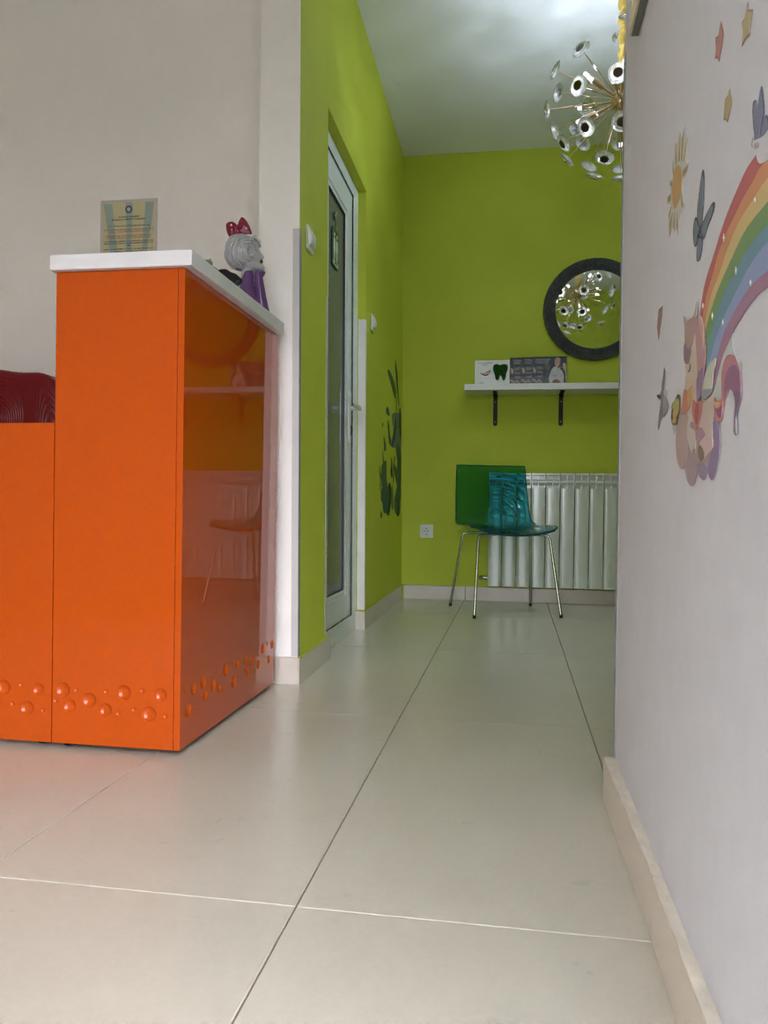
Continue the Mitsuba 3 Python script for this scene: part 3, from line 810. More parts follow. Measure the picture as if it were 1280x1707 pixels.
for x, y in ((-1.02, CY + 0.045), (-0.775, CY + 0.075), (-1.02, 2.32), (-0.775, 2.32)):
    put('foot', trimesh.creation.cylinder(0.022, 0.0122, sections=20).apply_translation([x, y, 0.0064]), black_m, ct)
dk_ = thing('reception_desk', 'lower orange reception desk front left of the tall counter', 'desk')
put('front_panel', dented(bx(-2.75, -1.0515, CY, CY + 0.019, 0.0125, 0.7525, 0.001), left_d, 1), orange_m, dk_, smooth=28)
put('worktop', bx(-2.75, -1.052, CY + 0.0195, 2.02, 0.70, 0.728, 0.002), white_lam, dk_)
put_each('end_panel', [bx(-2.75, -2.732, CY + 0.0195, 2.0, 0.0125, 0.70), bx(-1.072, -1.054, CY + 0.0195, 2.0, 0.0125, 0.70)], orange_m, dk_)
for x, y in ((-2.68, CY + 0.05), (-1.09, CY + 0.05), (-2.68, 1.95), (-1.09, 1.95)):
    put('foot', trimesh.creation.cylinder(0.022, 0.0122, sections=20).apply_translation([x, y, 0.0064]), black_m, dk_)

# red quilted chair behind the desk
rc = thing('red_chair', 'dark red office chair with swirl grooves behind the reception desk', 'chair')
RYc = 2.28
top_px = [(-60, 622), (-25, 618), (0, 616), (20, 619), (40, 620.5), (62, 620.6), (75, 624), (93, 636), (104, 655), (110, 690), (112, 740)]
tp = [on_plane(x, y, BN, -RYc) for x, y in top_px]
xl_, xr_ = tp[0][0], tp[-1][0]
xc_ = xl_ - 0.05
outl = [(p[0], p[2]) for p in tp]
outl = spline(outl, 6, closed=False)
outl = [(xc_ * 2 - x, z) for x, z in outl[::-1]] + [*outl] + [(xr_ - 0.02, 0.52), (xc_, 0.49), (2 * xc_ - xr_ + 0.02, 0.52)]
og = Polygon(outl)
og = og if og.is_valid else og.buffer(0)
gx, gz = np.meshgrid(np.linspace(og.bounds[0], og.bounds[2], 230), np.linspace(og.bounds[1], og.bounds[3], 170))
import shapely
rb = prism(og, 0.055); rb = frame_of(rb, [0, RYc + 0.06, 0], [1, 0, 0], [0, 0, 1], [0, -1, 0])
# the grooved face: a disc-like grid mapped to the outline
cxy = np.array([xc_, (og.bounds[1] + og.bounds[3]) / 2])
na, nr = 420, 260
V, tri = [], []
ring_ = np.array(og.exterior.coords)
Ls = np.r_[0, np.cumsum(np.linalg.norm(np.diff(ring_, axis=0), axis=1))]
bd = np.stack([np.interp(np.linspace(0, Ls[-1], na, endpoint=False), Ls, ring_[:, k]) for k in (0, 1)], 1)
rr = np.linspace(0, 1, nr + 1)
pts2 = cxy + (bd - cxy)[None] * rr[:, None, None]
s1 = np.linalg.norm((pts2 - np.array([-1.60, 0.83])) * [1.0, 0.8], axis=-1); s2 = np.linalg.norm((pts2 - np.array([-1.30, 1.02])) * [1.0, 0.75], axis=-1)
wob = meshkit.fbm(np.stack([pts2[..., 0] * 7, pts2[..., 1] * 7, pts2[..., 0] * 0], -1), 2, 4) * 0.05
mixk = np.clip((pts2[..., 0] + 1.45) * 8 + 0.5, 0, 1)
ph = (s1 + wob) * (1 - mixk) + (s2 + wob) * mixk
dep = 0.035 * (1 - rr[:, None] ** 6) ** 0.5 + 0.0012 * np.sin(ph * 2 * np.pi / 0.0075) * (1 - rr[:, None] ** 10)
P3 = np.stack([pts2[..., 0], RYc + 0.006 - dep, pts2[..., 1]], -1).reshape(-1, 3)
ii = np.arange((nr + 1) * na).reshape(nr + 1, na); jj = np.roll(ii, -1, 1)
tri = np.vstack([np.stack([ii[:-1].ravel(), ii[1:].ravel(), jj[1:].ravel()], 1), np.stack([ii[:-1].ravel(), jj[1:].ravel(), jj[:-1].ravel()], 1)])
face = trimesh.Trimesh(P3, tri, process=False)
red_m = gloss('red_leather', lin(96, 4, 12), 0.36, 0.0, 0.3)
put('backrest', rb, red_m, rc)
put('cushion_face', face, red_m, rc, smooth=True)
put('seat', bx(xc_ - 0.25, xc_ + 0.25, RYc - 0.30, RYc + 0.03, 0.44, 0.52, 0.03), red_m, rc, smooth=50)
put('pole', tube([[xc_, RYc - 0.12, 0.06], [xc_, RYc - 0.12, 0.44]], 0.026, 14), chrome_m, rc, smooth=40)
put('base', [tube([[xc_, RYc - 0.12, 0.07], [xc_ + 0.26 * math.cos(a), RYc - 0.12 + 0.26 * math.sin(a), 0.022]], [0.022, 0.021], 10) for a in np.arange(5) * 2 * np.pi / 5 + 0.3], black_m, rc, smooth=40)

# notice on the reception wall
NYW = 2.7192
nk = thing('notice', 'laminated pale green government notice above the white counter top', 'notice')
tl, tr = on_plane(172.4, 339.5, BN, -NYW), on_plane(256.7, 335.2, BN, -NYW)
nu = (tr - tl); NWm = np.linalg.norm(nu); nu /= NWm; nv = np.cross([0, -1.0, 0], nu)       # nv points up
NHm = NWm * 1.414
s9 = NWm / (975 - 205)                                                                   # metres per zoom pixel


def on_notice(m, lift):
    return frame_of(m, tl + np.array([0, -lift, 0]), nu, nv, [0, -1, 0])


lam_m = gloss('laminate_film', lin(206, 200, 188), 0.25)
put('laminate', on_notice(prism(sbox(-0.0105, -NHm - 0.0105, NWm + 0.0145, 0.0105).buffer(-.003).buffer(.003), 0.0007), 0.0), lam_m, nk)
put('paper', on_notice(prism(sbox(0, -NHm, NWm, 0), 0.0003), 0.0007), gloss('notice_paper', lin(203, 197, 158), 0.3), nk)
X9 = lambda x: (x - 205) * s9
Y9 = lambda y: -(y - 262) * s9
blue = gloss('notice_stripe', lin(160, 178, 166), 0.3)
for P in ([(210, 272), (340, 272), (385, 640), (430, 960), (420, 1100), (330, 1100), (300, 780)], [(545, 255), (655, 255), (650, 560), (640, 1100), (560, 1100), (570, 600)], [(850, 240), (975, 240), (940, 560), (880, 900), (870, 1100), (790, 1100), (820, 700)]):
    put('stripe', on_notice(prism(Polygon([(X9(x), Y9(y + (x - 205) * 0.045)) for x, y in P]).intersection(sbox(0.0005, -NHm + .0005, NWm - 0.0005, -0.0005)), 0.0002), 0.0010), blue, nk)
em = np.array([X9(597), Y9(363)])
put('emblem', on_notice(prism(Point(*em).buffer(53 * s9, 16).difference(Point(*em).buffer(38 * s9, 16)), 0.0002), 0.0013), paint(62, 68, 92), nk)
put('emblem', on_notice(prism(Point(*em).buffer(38 * s9, 16), 0.0002), 0.0013), paint(136, 142, 162), nk)
eagle = Polygon([(em[0] + a * s9, em[1] + b * s9) for a, b in ((-22, 22), (-8, 14), (0, 26), (8, 14), (22, 22), (18, -6), (8, -14), (5, -30), (-5, -30), (-8, -14), (-18, -6))])
put('emblem', on_notice(prism(eagle, 0.0002), 0.0016), paint(196, 200, 210), nk)
for s_, yy, wd, hh, c_ in (('GUVERNUL ROMÂNIEI', 470, 320, 17, 0), ('MINISTERUL FINANȚELOR PUBLICE', 507, 515, 17, 0), ('Dacă nu primiți bonul fiscal, aveți obligația să-l solicitați!', 594, 635, 13, 0),
                           ('În cazul unui refuz, aveți dreptul de a beneficia de bunul achiziționat', 646, 760, 13, 1), ('sau de serviciul prestat fără plata contravalorii acestuia.', 676, 630, 13, 1),
                           ('Solicitați și păstrați bonurile fiscale pentru a putea participa la', 733, 700, 13, 1), ('extragerile lunare și ocazionale ale loteriei bonurilor', 762, 670, 13, 1),
                           ('Dacă vi se refuză eliberarea bonului fiscal, puteți sesiza', 812, 745, 13, 0), ('organele fiscale pentru constatarea acestei situații, în mod', 842, 735, 13, 0), ('legal', 873, 62, 13, 0),
                           ('Bonul fiscal se înmânează clientului împreună cu produsele', 922, 745, 13, 0), ('cumpărate, chiar dacă nu îl cere', 955, 460, 13, 0), ('Pentru sesizări sunați la numărul de telefon gratuit afișat', 982, 735, 13, 1)):
    t = meshkit.text_mesh(s_, hh * s9, 0.00025, bold=True)
    t.apply_scale([wd * s9 / t.extents[0], 1, 1])
    t.apply_translation([X9(597) - wd * s9 / 2 - t.bounds[0][0], Y9(yy + 6), 0])
    put('lettering', on_notice(t, 0.0013), paint(40, 44, 56) if c_ == 0 else paint(158, 74, 46), nk)

# ------------------------------------------------------------------ on the counter: bust, black dish, sprig
BYc = 2.235
b0 = on_plane(412, 440, BN, -BYc)
er = RIGHT * 1.0; ed = np.array([-0.33, 0.944, 0.0]); ed /= np.linalg.norm(ed); er = np.array([ed[1], -ed[0], 0])
PXM = ((b0 - EYE) @ ed) / F_PX * 0.985
bl = lambda m: frame_of(m, b0, er * PXM, ed * PXM, np.array([0, 0, PXM]))
L3 = lambda x, y, e, r: (x - 412, e, 440 - y, r)
bust = thing('bust', 'grey glazed lady bust with dark red bow and purple gloves on the counter', 'statue')
grey_gl = gloss('grey_glaze', lin(168, 168, 170), 0.16)
head = m3.Manifold.batch_boolean([hull_spheres([L3(404, 420, 0, 20), L3(412, 414, 0, 18), L3(416, 428, 0, 15)]),
    hull_spheres([L3(424, 409.5, 6, 6.5), L3(424, 409.5, -6, 6.5), L3(419, 428, 7, 8.5), L3(419, 428, -7, 8.5), L3(428.0, 434, 3, 5.6), L3(428.0, 434, -3, 5.6)]),
    hull_spheres([L3(425, 440, 5, 7), L3(425, 440, -5, 7), L3(436.0, 446.5, 2, 4.6), L3(436.0, 446.5, -2, 4.6), L3(413, 443, 8, 8), L3(413, 443, -8, 8)]),
    hull_spheres([L3(430, 415.5, 0, 2.2), L3(437.0, 427.3, 0, 2.3), L3(432.5, 430.2, 3.0, 2.0), L3(432.5, 430.2, -3.0, 2.0), L3(428, 424, 0, 3)]),
    hull_spheres([L3(426.5, 412.0, 6, 2.6), L3(422, 413.5, 12, 2.4)]), hull_spheres([L3(426.5, 412.0, -6, 2.6), L3(422, 413.5, -12, 2.4)]),
    hull_spheres([L3(413, 446, 0, 10), L3(411, 470, 0, 10)])], m3.OpType.Add)
head = head - m3.Manifold.batch_boolean([m3.Manifold.sphere(4.3, 24).translate([427.5 - 412, e, 440 - 418.8]) for e in (-14.0, 14.0)], m3.OpType.Add)
put('head', bl(to_tri(head, 1.3, 8)), grey_gl, bust, smooth=True)
put_each('eye', [bl(trimesh.creation.icosphere(2, 1.0).apply_scale([2.9, 2.4, 2.1]).apply_translation([424.3 - 412, e * 11.6, 440 - 419.2])) for e in (-1, 1)], gloss('grey_glaze_dark', lin(140, 142, 144), 0.2), bust, smooth=True)
put('lips', bl(to_tri(hull_spheres([L3(433.6, 433.6, 3.0, 1.5), L3(433.6, 433.6, -3.0, 1.5), L3(435.6, 434.0, 0, 2.3), L3(434.2, 436.2, 2.4, 1.5), L3(434.2, 436.2, -2.4, 1.5)]), 0.8, 3)), black_gl, bust, smooth=True)
# hair: a shell of flowing grooved locks
hair = trimesh.creation.icosphere(5, 1.0)
hv = np.array(hair.vertices)
hc = np.array([402 - 412, 0, 440 - 422.0])
rad_ = np.array([27.5, 24.5, 29.5])
ang_ = np.arctan2(hv[:, 2] - 0.1, hv[:, 0] - 0.45)
dist_ = np.linalg.norm((hv - np.array([0.55, 0, -0.05])) * [1, 0.4, 1], axis=1)
wave = np.sin(dist_ * 26 + 1.6 * np.sin(ang_ * 3.0) + 2.2 * meshkit.fbm(hv * 2.3 + 5, 2, 11))
amp = 0.060 + 0.025 * np.sin(ang_ * 5 + 1)
k_ = 1 + amp * wave + 0.05 * (meshkit.fbm(hv * 3 + 3, 2, 5) - 0.5)
# keep the face free: the shell sinks where the face is
front_ = np.clip((hv[:, 0] - 0.42) / 0.25, 0, 1) * np.clip((0.42 - hv[:, 2]) / 0.25, 0, 1)
k_ = k_ * (1 - 0.30 * front_)
under = np.clip((-0.78 - hv[:, 2]) / 0.2, 0, 1)
k_ = k_ * (1 - 0.15 * under)
hair.vertices = hc + hv * rad_ * k_[:, None]
put('hair', bl(hair), grey_gl, bust, smooth=True)
curls = []
for sd in (-1, 1):
    for n_, rho in enumerate(np.linspace(9.5, 41, 10)):
        th = np.linspace(math.radians(84 + 5 * math.sin(n_ * 2.1)), math.radians(292), 70)
        rr_ = rho * (1 + 0.05 * np.sin(th * 7 + n_ * 1.7)) * (1 - 0.10 * (th - th[0]) / (th[-1] - th[0]))
        x_ = 417 + rr_ * np.cos(th) * 0.92; y_ = 424 - rr_ * np.sin(th) * 0.95
        q_ = 1 - ((x_ - 402) / 27.5) ** 2 - ((y_ - 422) / 29.5) ** 2
        ok = q_ > 0.03
        if ok.sum() < 12:
            continue
        k0 = np.where(ok)[0]; x_, y_, q_ = x_[k0], y_[k0], q_[k0]
        if np.any(np.diff(k0) > 1):
            k1 = np.argmax(np.diff(k0) > 1) + 1
            x_, y_, q_ = (v_[k1:] if len(v_) - k1 > k1 else v_[:k1] for v_ in (x_, y_, q_))
        u_ = np.linspace(0, 1, len(x_))
        curls.append(tube(np.stack([x_ - 412, sd * 24.0 * np.sqrt(q_), 440 - y_], 1), 0.6 + 2.1 * np.sin(np.pi * np.clip(u_ * 0.94 + 0.03, 0, 1)) ** 0.6, 9))
for (x, y, e, R0, tw) in ((430, 404, -9, 4.0, 1), (424, 400, -13, 4.4, -1), (431, 406, 7, 4.0, 1), (417, 404, -17, 4.2, 1), (425, 400, 1, 4.6, 1), (424, 401, 14, 4.2, -1)):
    th = np.linspace(0, 4.4 * np.pi, 40); r_ = R0 * (1 - th / th[-1] * 0.75)
    nv_ = np.array([x - 402, e * 1.6, 422 - y], float); nv_ /= np.linalg.norm(nv_)
    ax, ay, az = aim(nv_)
    c0 = np.array([x - 412, e, 440 - y])
    curls.append(tube(c0 + r_[:, None] * (np.cos(th)[:, None] * ax + tw * np.sin(th)[:, None] * ay) + (th / th[-1] * 2.2)[:, None] * az, np.linspace(1.0, 1.9, 40), 8))
put_each('lock', [bl(c) for c in curls], grey_gl, bust, smooth=True)
bow_m = gloss('dark_red_glaze', lin(112, 22, 44), 0.15)
lobes = m3.Manifold.batch_boolean([
    hull_spheres([L3(378.5, 378, -3, 1.6), L3(386, 376, -6, 2.2), L3(392.5, 378.5, -5, 1.8), L3(396, 389, -5, 3), L3(393, 398, -5, 2), L3(386, 402, -5, 1.8), L3(380, 391, -5, 2), L3(386, 388, -9.0, 2.4), L3(386, 388, 3, 3)]),
    hull_spheres([L3(396.5, 384, -5, 2), L3(398.5, 375, -5, 1.8), L3(402.5, 366, -4, 1.4), L3(405.5, 367.5, -4, 1.4), L3(413, 378, -5, 1.6), L3(418.5, 391.5, -5, 1.2), L3(410, 390, -5, 2), L3(399, 391, -5, 2.5), L3(407, 381, -9.5, 2.4), L3(407, 381, 4, 3)]),
    hull_spheres([L3(394.5, 384, -7, 3.2), L3(397, 392, -7, 3.4)])], m3.OpType.Add)
bw = put('bow', bl(rounded(to_tri(lobes, 1.2))), bow_m, bust, smooth=True)
put_each('pearl', [bl(trimesh.creation.icosphere(2, 1.75).apply_translation(p)) for p in ((385.5 - 412, -9.6, 440 - 381), (410 - 412, -10.2, 440 - 384.5))], gloss('pearl', (0.85, 0.80, 0.78), 0.2), bw, smooth=True)
purple = gloss('purple_glaze', lin(86, 58, 98), 0.14)
arms = m3.Manifold.batch_boolean([
    hull_spheres([L3(414, 458, -2, 9.5), L3(412, 478, -2, 12.5)]), hull_spheres([L3(412, 478, -2, 12.5), L3(416, 530, 0, 24)]),
    hull_spheres([L3(430, 457, -6, 6.5), L3(433, 480, -5, 8)]), hull_spheres([L3(433, 480, -5, 8), L3(440, 530, -2, 12)]),
    hull_spheres([L3(430, 455, -6, 5), L3(438.5, 453.5, -3, 3.4)]), hull_spheres([L3(438.5, 453.5, -3, 3.4), L3(436.5, 459.5, -3, 2.6)]), hull_spheres([L3(431, 455, 2, 5), L3(439.0, 452, 2, 3.0)]),
    hull_spheres([L3(416, 526, 0, 25), L3(438, 530, 0, 14), L3(412, 536, 4, 26)])], m3.OpType.Add)
am = to_tri(arms, 1.8, 30)
am = bl(am)
v = np.array(am.vertices); v[:, 2] = np.maximum(v[:, 2], 1.1348); am.vertices = v
put('gloved_arms', am, purple, bust, smooth=True)

dish_px = [(366, 455), (372, 451.6), (379, 451.2), (381, 452.0), (388, 456.2), (393.4, 458), (398, 460.5), (401.2, 464.3), (400.2, 468.5), (396, 472.5), (391, 476), (380, 473), (371, 463)]
dishY = 2.10
dg = poly([(p[0], p[2]) for p in (on_plane(x, y, BN, -dishY) for x, y in dish_px)], 4)
lo = dg.bounds[1]
dg = dg.union(sbox(dg.bounds[0] + 0.012, 1.1352, dg.bounds[2] - 0.012, lo + 0.006))
dm = prism(dg if dg.geom_type == 'Polygon' else max(dg.geoms, key=lambda q: q.area), 0.030)
dm = frame_of(dm, [0, dishY + 0.015, 0], [1, 0, 0], [0, 0, 1], [0, -1, 0])
dkey = thing('pen_case', 'black glossy rounded case on the counter left of the lady bust', 'case')
put('body', dm, black_gl, dkey)
wp = [on_plane(x, y, BN, -dishY) for x, y in ((380.5, 451.6), (384, 454.5), (389, 457.6))]
put('clasp', tube(wp, 0.0016, 8), black_gl, dkey)
spk = thing('sprig', 'thin grey green leafy sprig lying on the counter left of the black case', 'plant')
st = spline([on_plane(x, y, BN, -2.05) for x, y in ((366, 456), (362, 449), (358, 446), (354.5, 444.5), (349, 440), (346, 436))], 5, closed=False)
spg = gloss('sprig_green', lin(92, 104, 84), 0.45)
put('stem', tube(st, 0.0013, 7), spg, spk)
for k, (x, y, a) in enumerate(((344.6, 434.8, 2.6), (347, 436.0, 1.5), (349.5, 434.5, 1.2), (351.5, 437.5, 0.6), (351.8, 440.5, 0.2), (348.6, 438.0, 2.0))):
    c = on_plane(x, y, BN, -2.05 + 0.004 * (k % 3))
    lf = trimesh.creation.icosphere(2, 1.0).apply_scale([0.0052, 0.0014, 0.0032])
    lf.apply_transform(trimesh.transformations.rotation_matrix(-a, [0, 1, 0])); lf.apply_translation(c)
    put('leaf', lf, spg, spk, smooth=True)
low = on_plane(366, 456, BN, -2.05)
put('stem_foot', tube([low, [low[0] + 0.010, 2.05, 1.138]], 0.0013, 7), spg, spk)

# ------------------------------------------------------------------ right wall: picture and stickers
pf = on_plane(1054.5, 37, [0, 0, 1], 1.391)
depth = XR - pf[0]
pic = thing('picture_frame', 'grey green picture frame cut off by the top of the photograph on the right wall', 'picture')
fy0, fy1, fz0, fz1 = 0.97, 1.430, 1.391, 1.98
outer = sbox(fy0, fz0, fy1, fz1)
on_r = lambda m, lift: frame_of(m, [XR - lift, 0, 0], [0, -1, 0], [0, 0, 1], [-1, 0, 0])
flip = lambda g: affinity.scale(g, -1, 1, origin=(0, 0))
put('frame', on_r(prism(flip(outer.difference(outer.buffer(-0.022, join_style=2))), depth - 0.004), 0.0005), gloss('frame_wood', lin(92, 98, 84), 0.4), pic)
put('slip', on_r(prism(flip(outer.buffer(-0.001, join_style=2).difference(outer.buffer(-0.030, join_style=2))), 0.004), depth - 0.0038), gloss('frame_slip', lin(205, 196, 165), 0.4), pic)
put('picture', on_r(prism(flip(outer.buffer(-0.0215, join_style=2)), 0.006), 0.004), gloss('picture_paper', lin(190, 186, 170), 0.3), pic)

WALL_L = 148.0


def ink(r, g, b, k=1.0):
    """Sticker ink: sRGB as seen on the photographed wall, whose paint reads about 148 there, scaled to that paint's reflectance."""
    c = np.array(lin(r, g, b)) / lin(WALL_L, WALL_L, WALL_L)[0] * 0.43 * k
    c = 0.84 * c + 0.16 * c.mean()
    key = f'sticker_{r}_{g}_{b}'
    if key not in paint_cache:
        paint_cache[key] = gloss(key, np.minimum(c, 0.9), 0.5)
    return paint_cache[key]


RD = -XR
E5 = lambda P: [(1030 + x / 5.12, 200 + y / 5.12) for x, y in P]
E0 = lambda P: [(1030 + x / 5.12, y / 5.12) for x, y in P]
F8 = lambda P: [(1110 + x / 8.536, 500 + y / 8.536) for x, y in P]
G9 = lambda P: [(1110 + x / 9.143, 640 + y / 9.143) for x, y in P]
D4 = lambda P: [(1080 + x / 4.27, 440 + y / 4.27) for x, y in P]
B7 = lambda P: [(1130 + x / 7.76, 240 + y / 7.76) for x, y in P]
C7 = lambda P: [(1080 + x / 7.42, 500 + y / 7.42) for x, y in P]


def stick(parent, name, P, c, layer=0, curve=True, seg=5):
    return put(name, decal(P, RN, RD, 0.0003 + 0.00035 * layer, 0.0005, curve, seg), ink(*c), parent)


for P, c, d_, lab in ((E0([(1113, 18), (1118, 85), (1156, 78), (1140, 190), (1130, 300), (1098, 325), (1064, 395), (1076, 270), (1066, 190), (1092, 150)]), (140, 128, 88), (108, 90, 78), 'yellow star sticker at the top right of the right wall'),
                      (E0([(885, 180), (906, 285), (893, 390), (868, 525), (856, 490), (834, 500), (842, 420), (838, 320), (862, 300)]), (142, 96, 88), (120, 78, 72), 'red star sticker near the top of the right wall'),
                      (E0([(960, 760), (976, 880), (958, 970), (938, 1042), (924, 1018), (906, 1028), (912, 960), (920, 850), (944, 815)]), (136, 124, 84), (112, 98, 74), 'small yellow star sticker above the rainbow'),
                      (C7([(186, 75), (178, 190), (162, 300), (136, 492), (118, 330), (138, 120)]), (118, 96, 84), (96, 74, 68), 'small brown red star sticker left of the unicorn head')):
    k = thing('star_sticker', lab, 'sticker')
    stick(k, 'rim', P, d_, 0, False)
    g = Polygon(P); c0 = g.centroid
    stick(k, 'star', Polygon([(c0.x + (x - c0.x) * 0.84, c0.y + (y - c0.y) * 0.86) for x, y in P]), c, 1)

sun = thing('sun_sticker', 'yellow sun sticker with pointed rays left of the blue butterfly', 'sticker')
stick(sun, 'border', E5([(572, 55), (582, 140), (600, 150), (590, 260), (580, 365), (606, 375), (595, 440), (560, 505), (552, 600), (568, 745), (548, 750), (530, 850), (520, 985), (505, 920), (488, 955), (470, 905), (442, 1005), (435, 860), (455, 720), (423, 715), (425, 660), (455, 620), (448, 530), (478, 480), (466, 370), (488, 310), (495, 190), (510, 215), (535, 100), (548, 170)]), (150, 152, 142), 0, False)
stick(sun, 'disc', E5([(520, 385), (548, 430), (550, 560), (530, 680), (490, 760), (472, 680), (470, 560), (490, 430)]), (150, 118, 66), 1)
for P in ([(570, 70), (556, 330), (545, 350), (550, 200)], [(538, 110), (535, 350), (522, 350)], [(497, 200), (510, 370), (500, 385)], [(598, 165), (575, 330), (560, 360)], [(604, 382), (590, 440), (556, 490), (562, 430)], [(468, 372), (485, 460), (478, 475)],
          [(452, 520), (472, 540), (470, 565), (452, 555)], [(460, 636), (455, 690), (427, 705), (436, 655)], [(545, 615), (564, 735), (548, 742)], [(474, 790), (448, 985), (446, 880)], [(490, 780), (488, 945), (478, 900)], [(520, 770), (520, 970), (508, 920)], [(462, 735), (442, 850), (440, 800)]):
    stick(sun, 'ray', E5(P), (128, 108, 72), 1, False)

bf = thing('butterfly_sticker', 'large blue grey butterfly sticker between the sun and the rainbow', 'sticker')
bcol, bdark = (84, 94, 102), (48, 54, 64)
for P in (B7([(330, 330), (346, 400), (346, 560), (336, 800), (312, 1060), (295, 1110), (262, 1010), (258, 860), (275, 680), (300, 480), (315, 390)]), B7([(466, 752), (482, 775), (470, 850), (440, 950), (395, 1060), (345, 1225), (322, 1200), (296, 1130), (330, 1010), (385, 890), (430, 800)]),
          B7([(242, 945), (268, 1010), (302, 1090), (272, 1210), (235, 1325), (212, 1290), (203, 1130), (218, 1000)]), B7([(285, 1180), (326, 1240), (300, 1460), (265, 1520), (248, 1480), (258, 1270)])):
    stick(bf, 'wing_edge', P, bdark, 0)
    g = poly(P); c0 = g.centroid
    stick(bf, 'wing', affinity.translate(affinity.scale(g, 0.80, 0.86, origin=c0), 0, 1.5), bcol, 1)
stick(bf, 'body', B7([(312, 1060), (300, 1130), (270, 1210), (262, 1200), (285, 1110), (300, 1060)]), bdark, 2)
bf2 = thing('butterfly_sticker', 'dark violet blue butterfly sticker at the right edge above the rainbow', 'sticker')
for P in (E0([(1232, 735), (1250, 870), (1254, 960), (1240, 1040), (1205, 1230), (1180, 1240), (1165, 1100), (1156, 950), (1162, 870), (1185, 860), (1198, 930), (1210, 850)]), E0([(1262, 990), (1285, 1010), (1290, 1120), (1245, 1200), (1205, 1250), (1225, 1130)])):
    stick(bf2, 'wing_edge', P, (62, 64, 82), 0)
    g = poly(P); stick(bf2, 'wing', affinity.scale(g, 0.82, 0.9, origin=g.centroid), (92, 96, 116), 1)
stick(bf2, 'body', E0([(1180, 1215), (1215, 1215), (1222, 1250), (1195, 1272), (1178, 1260)]), (52, 52, 60), 2)
stick(bf2, 'pale_tail', E0([(1158, 1170), (1178, 1250), (1165, 1262), (1142, 1240)]), (140, 140, 140), 0)

yb_ = thing('butterfly_sticker', 'small yellow butterfly sticker beside the unicorn cloud', 'sticker')
stick(yb_, 'wing_edge', C7([(378, 1165), (404, 1200), (402, 1340), (380, 1480), (362, 1545), (310, 1540), (292, 1440), (303, 1360), (300, 1300), (338, 1240), (358, 1195)]), (62, 62, 48), 0)
stick(yb_, 'wing', C7([(368, 1215), (390, 1250), (388, 1360), (362, 1440), (325, 1480), (318, 1400), (330, 1340), (335, 1270)]), (140, 122, 70), 1)
stick(yb_, 'wing', C7([(350, 1235), (352, 1330), (325, 1350), (312, 1310)]), (112, 122, 62), 2)
stick(yb_, 'wing', C7([(312, 1480), (352, 1465), (350, 1520), (315, 1525)]), (146, 122, 66), 1)
stick(yb_, 'pale_tip', C7([(310, 1545), (362, 1548), (345, 1610), (325, 1665)]), (140, 142, 138), 0)
gb = thing('bird_sticker', 'grey hummingbird shaped sticker left of the yellow butterfly', 'sticker')
stick(gb, 'wing', C7([(210, 840), (222, 920), (208, 1100), (185, 1125), (178, 1060), (195, 960)]), (92, 90, 92), 1)
stick(gb, 'pale_wing', C7([(216, 900), (236, 925), (225, 1110), (248, 1120), (236, 1210), (205, 1190), (205, 1100)]), (142, 144, 142), 0)
stick(gb, 'body', C7([(166, 1140), (190, 1120), (208, 1180), (252, 1265), (258, 1350), (208, 1442), (185, 1440), (160, 1490), (142, 1592), (132, 1580), (150, 1400), (172, 1230), (150, 1225)]), (96, 92, 96), 1)
stick(gb, 'eye_patch', C7([(122, 1182), (145, 1172), (170, 1190), (160, 1225), (132, 1206)]), (52, 52, 54), 2)
stick(gb, 'back', C7([(205, 1195), (240, 1255), (248, 1345), (205, 1420), (195, 1330)]), (116, 112, 118), 2)

# rainbow: seven bands between eight measured edges
edges = [[(1290, 205), (1276, 232), (1261.4, 259.3), (1246, 282.5), (1230.5, 316), (1213.8, 356), (1202.2, 389.5), (1190.6, 426.9), (1180.3, 459), (1173.7, 486.8), (1168.5, 522), (1166.5, 545)],
         [(1312, 222), (1276, 271), (1266, 284), (1258.5, 299.5), (1242, 327.6), (1228, 356), (1213.8, 385.6), (1199.6, 420.4), (1189.3, 459), (1180.7, 486.8), (1173.7, 522), (1170.5, 545)],
         [(1326, 245), (1300, 275), (1275.6, 304.4), (1258.9, 330), (1242, 356), (1228, 381.8), (1212.5, 420.4), (1199.6, 459), (1188.9, 486.8), (1179.8, 522), (1176.3, 540), (1174.5, 550)],
         [(1340, 268), (1310, 303), (1279.5, 339), (1258.9, 363.7), (1242, 388), (1228, 416.5), (1208.6, 459), (1197, 486.8), (1185.4, 522), (1178.4, 548), (1177.5, 560), (1177, 570)],
         [(1352, 312), (1320, 343), (1279.5, 376.6), (1258.9, 399.8), (1243.4, 423), (1228, 452.6), (1215.8, 474), (1201.8, 508), (1187.7, 552.4), (1181.5, 582), (1180, 600), (1179, 620)],
         [(1362, 338), (1322, 370), (1279.5, 406), (1260, 430.7), (1243.4, 457.8), (1229.9, 484.5), (1213.5, 517.3), (1197, 557), (1189, 585), (1184, 606), (1181, 622), (1179, 640)],
         [(1374, 394), (1325, 422), (1279, 454), (1251, 479.8), (1229.9, 512.6), (1211, 547.7), (1201.8, 578), (1197, 598), (1194, 612), (1192.5, 620), (1191.5, 628), (1191, 636)],
         [(1386, 424), (1330, 450), (1279, 479.8), (1258, 498.5), (1241.6, 522), (1225.2, 550), (1211, 580.5), (1204, 602), (1199.4, 620), (1196, 634), (1193.5, 645), (1191.5, 652)]]
rb_ = thing('rainbow_unicorn_sticker', 'large sticker of a unicorn on a purple cloud under a bright rainbow', 'sticker')
eds = [spline(e, 6, closed=False) for e in edges]
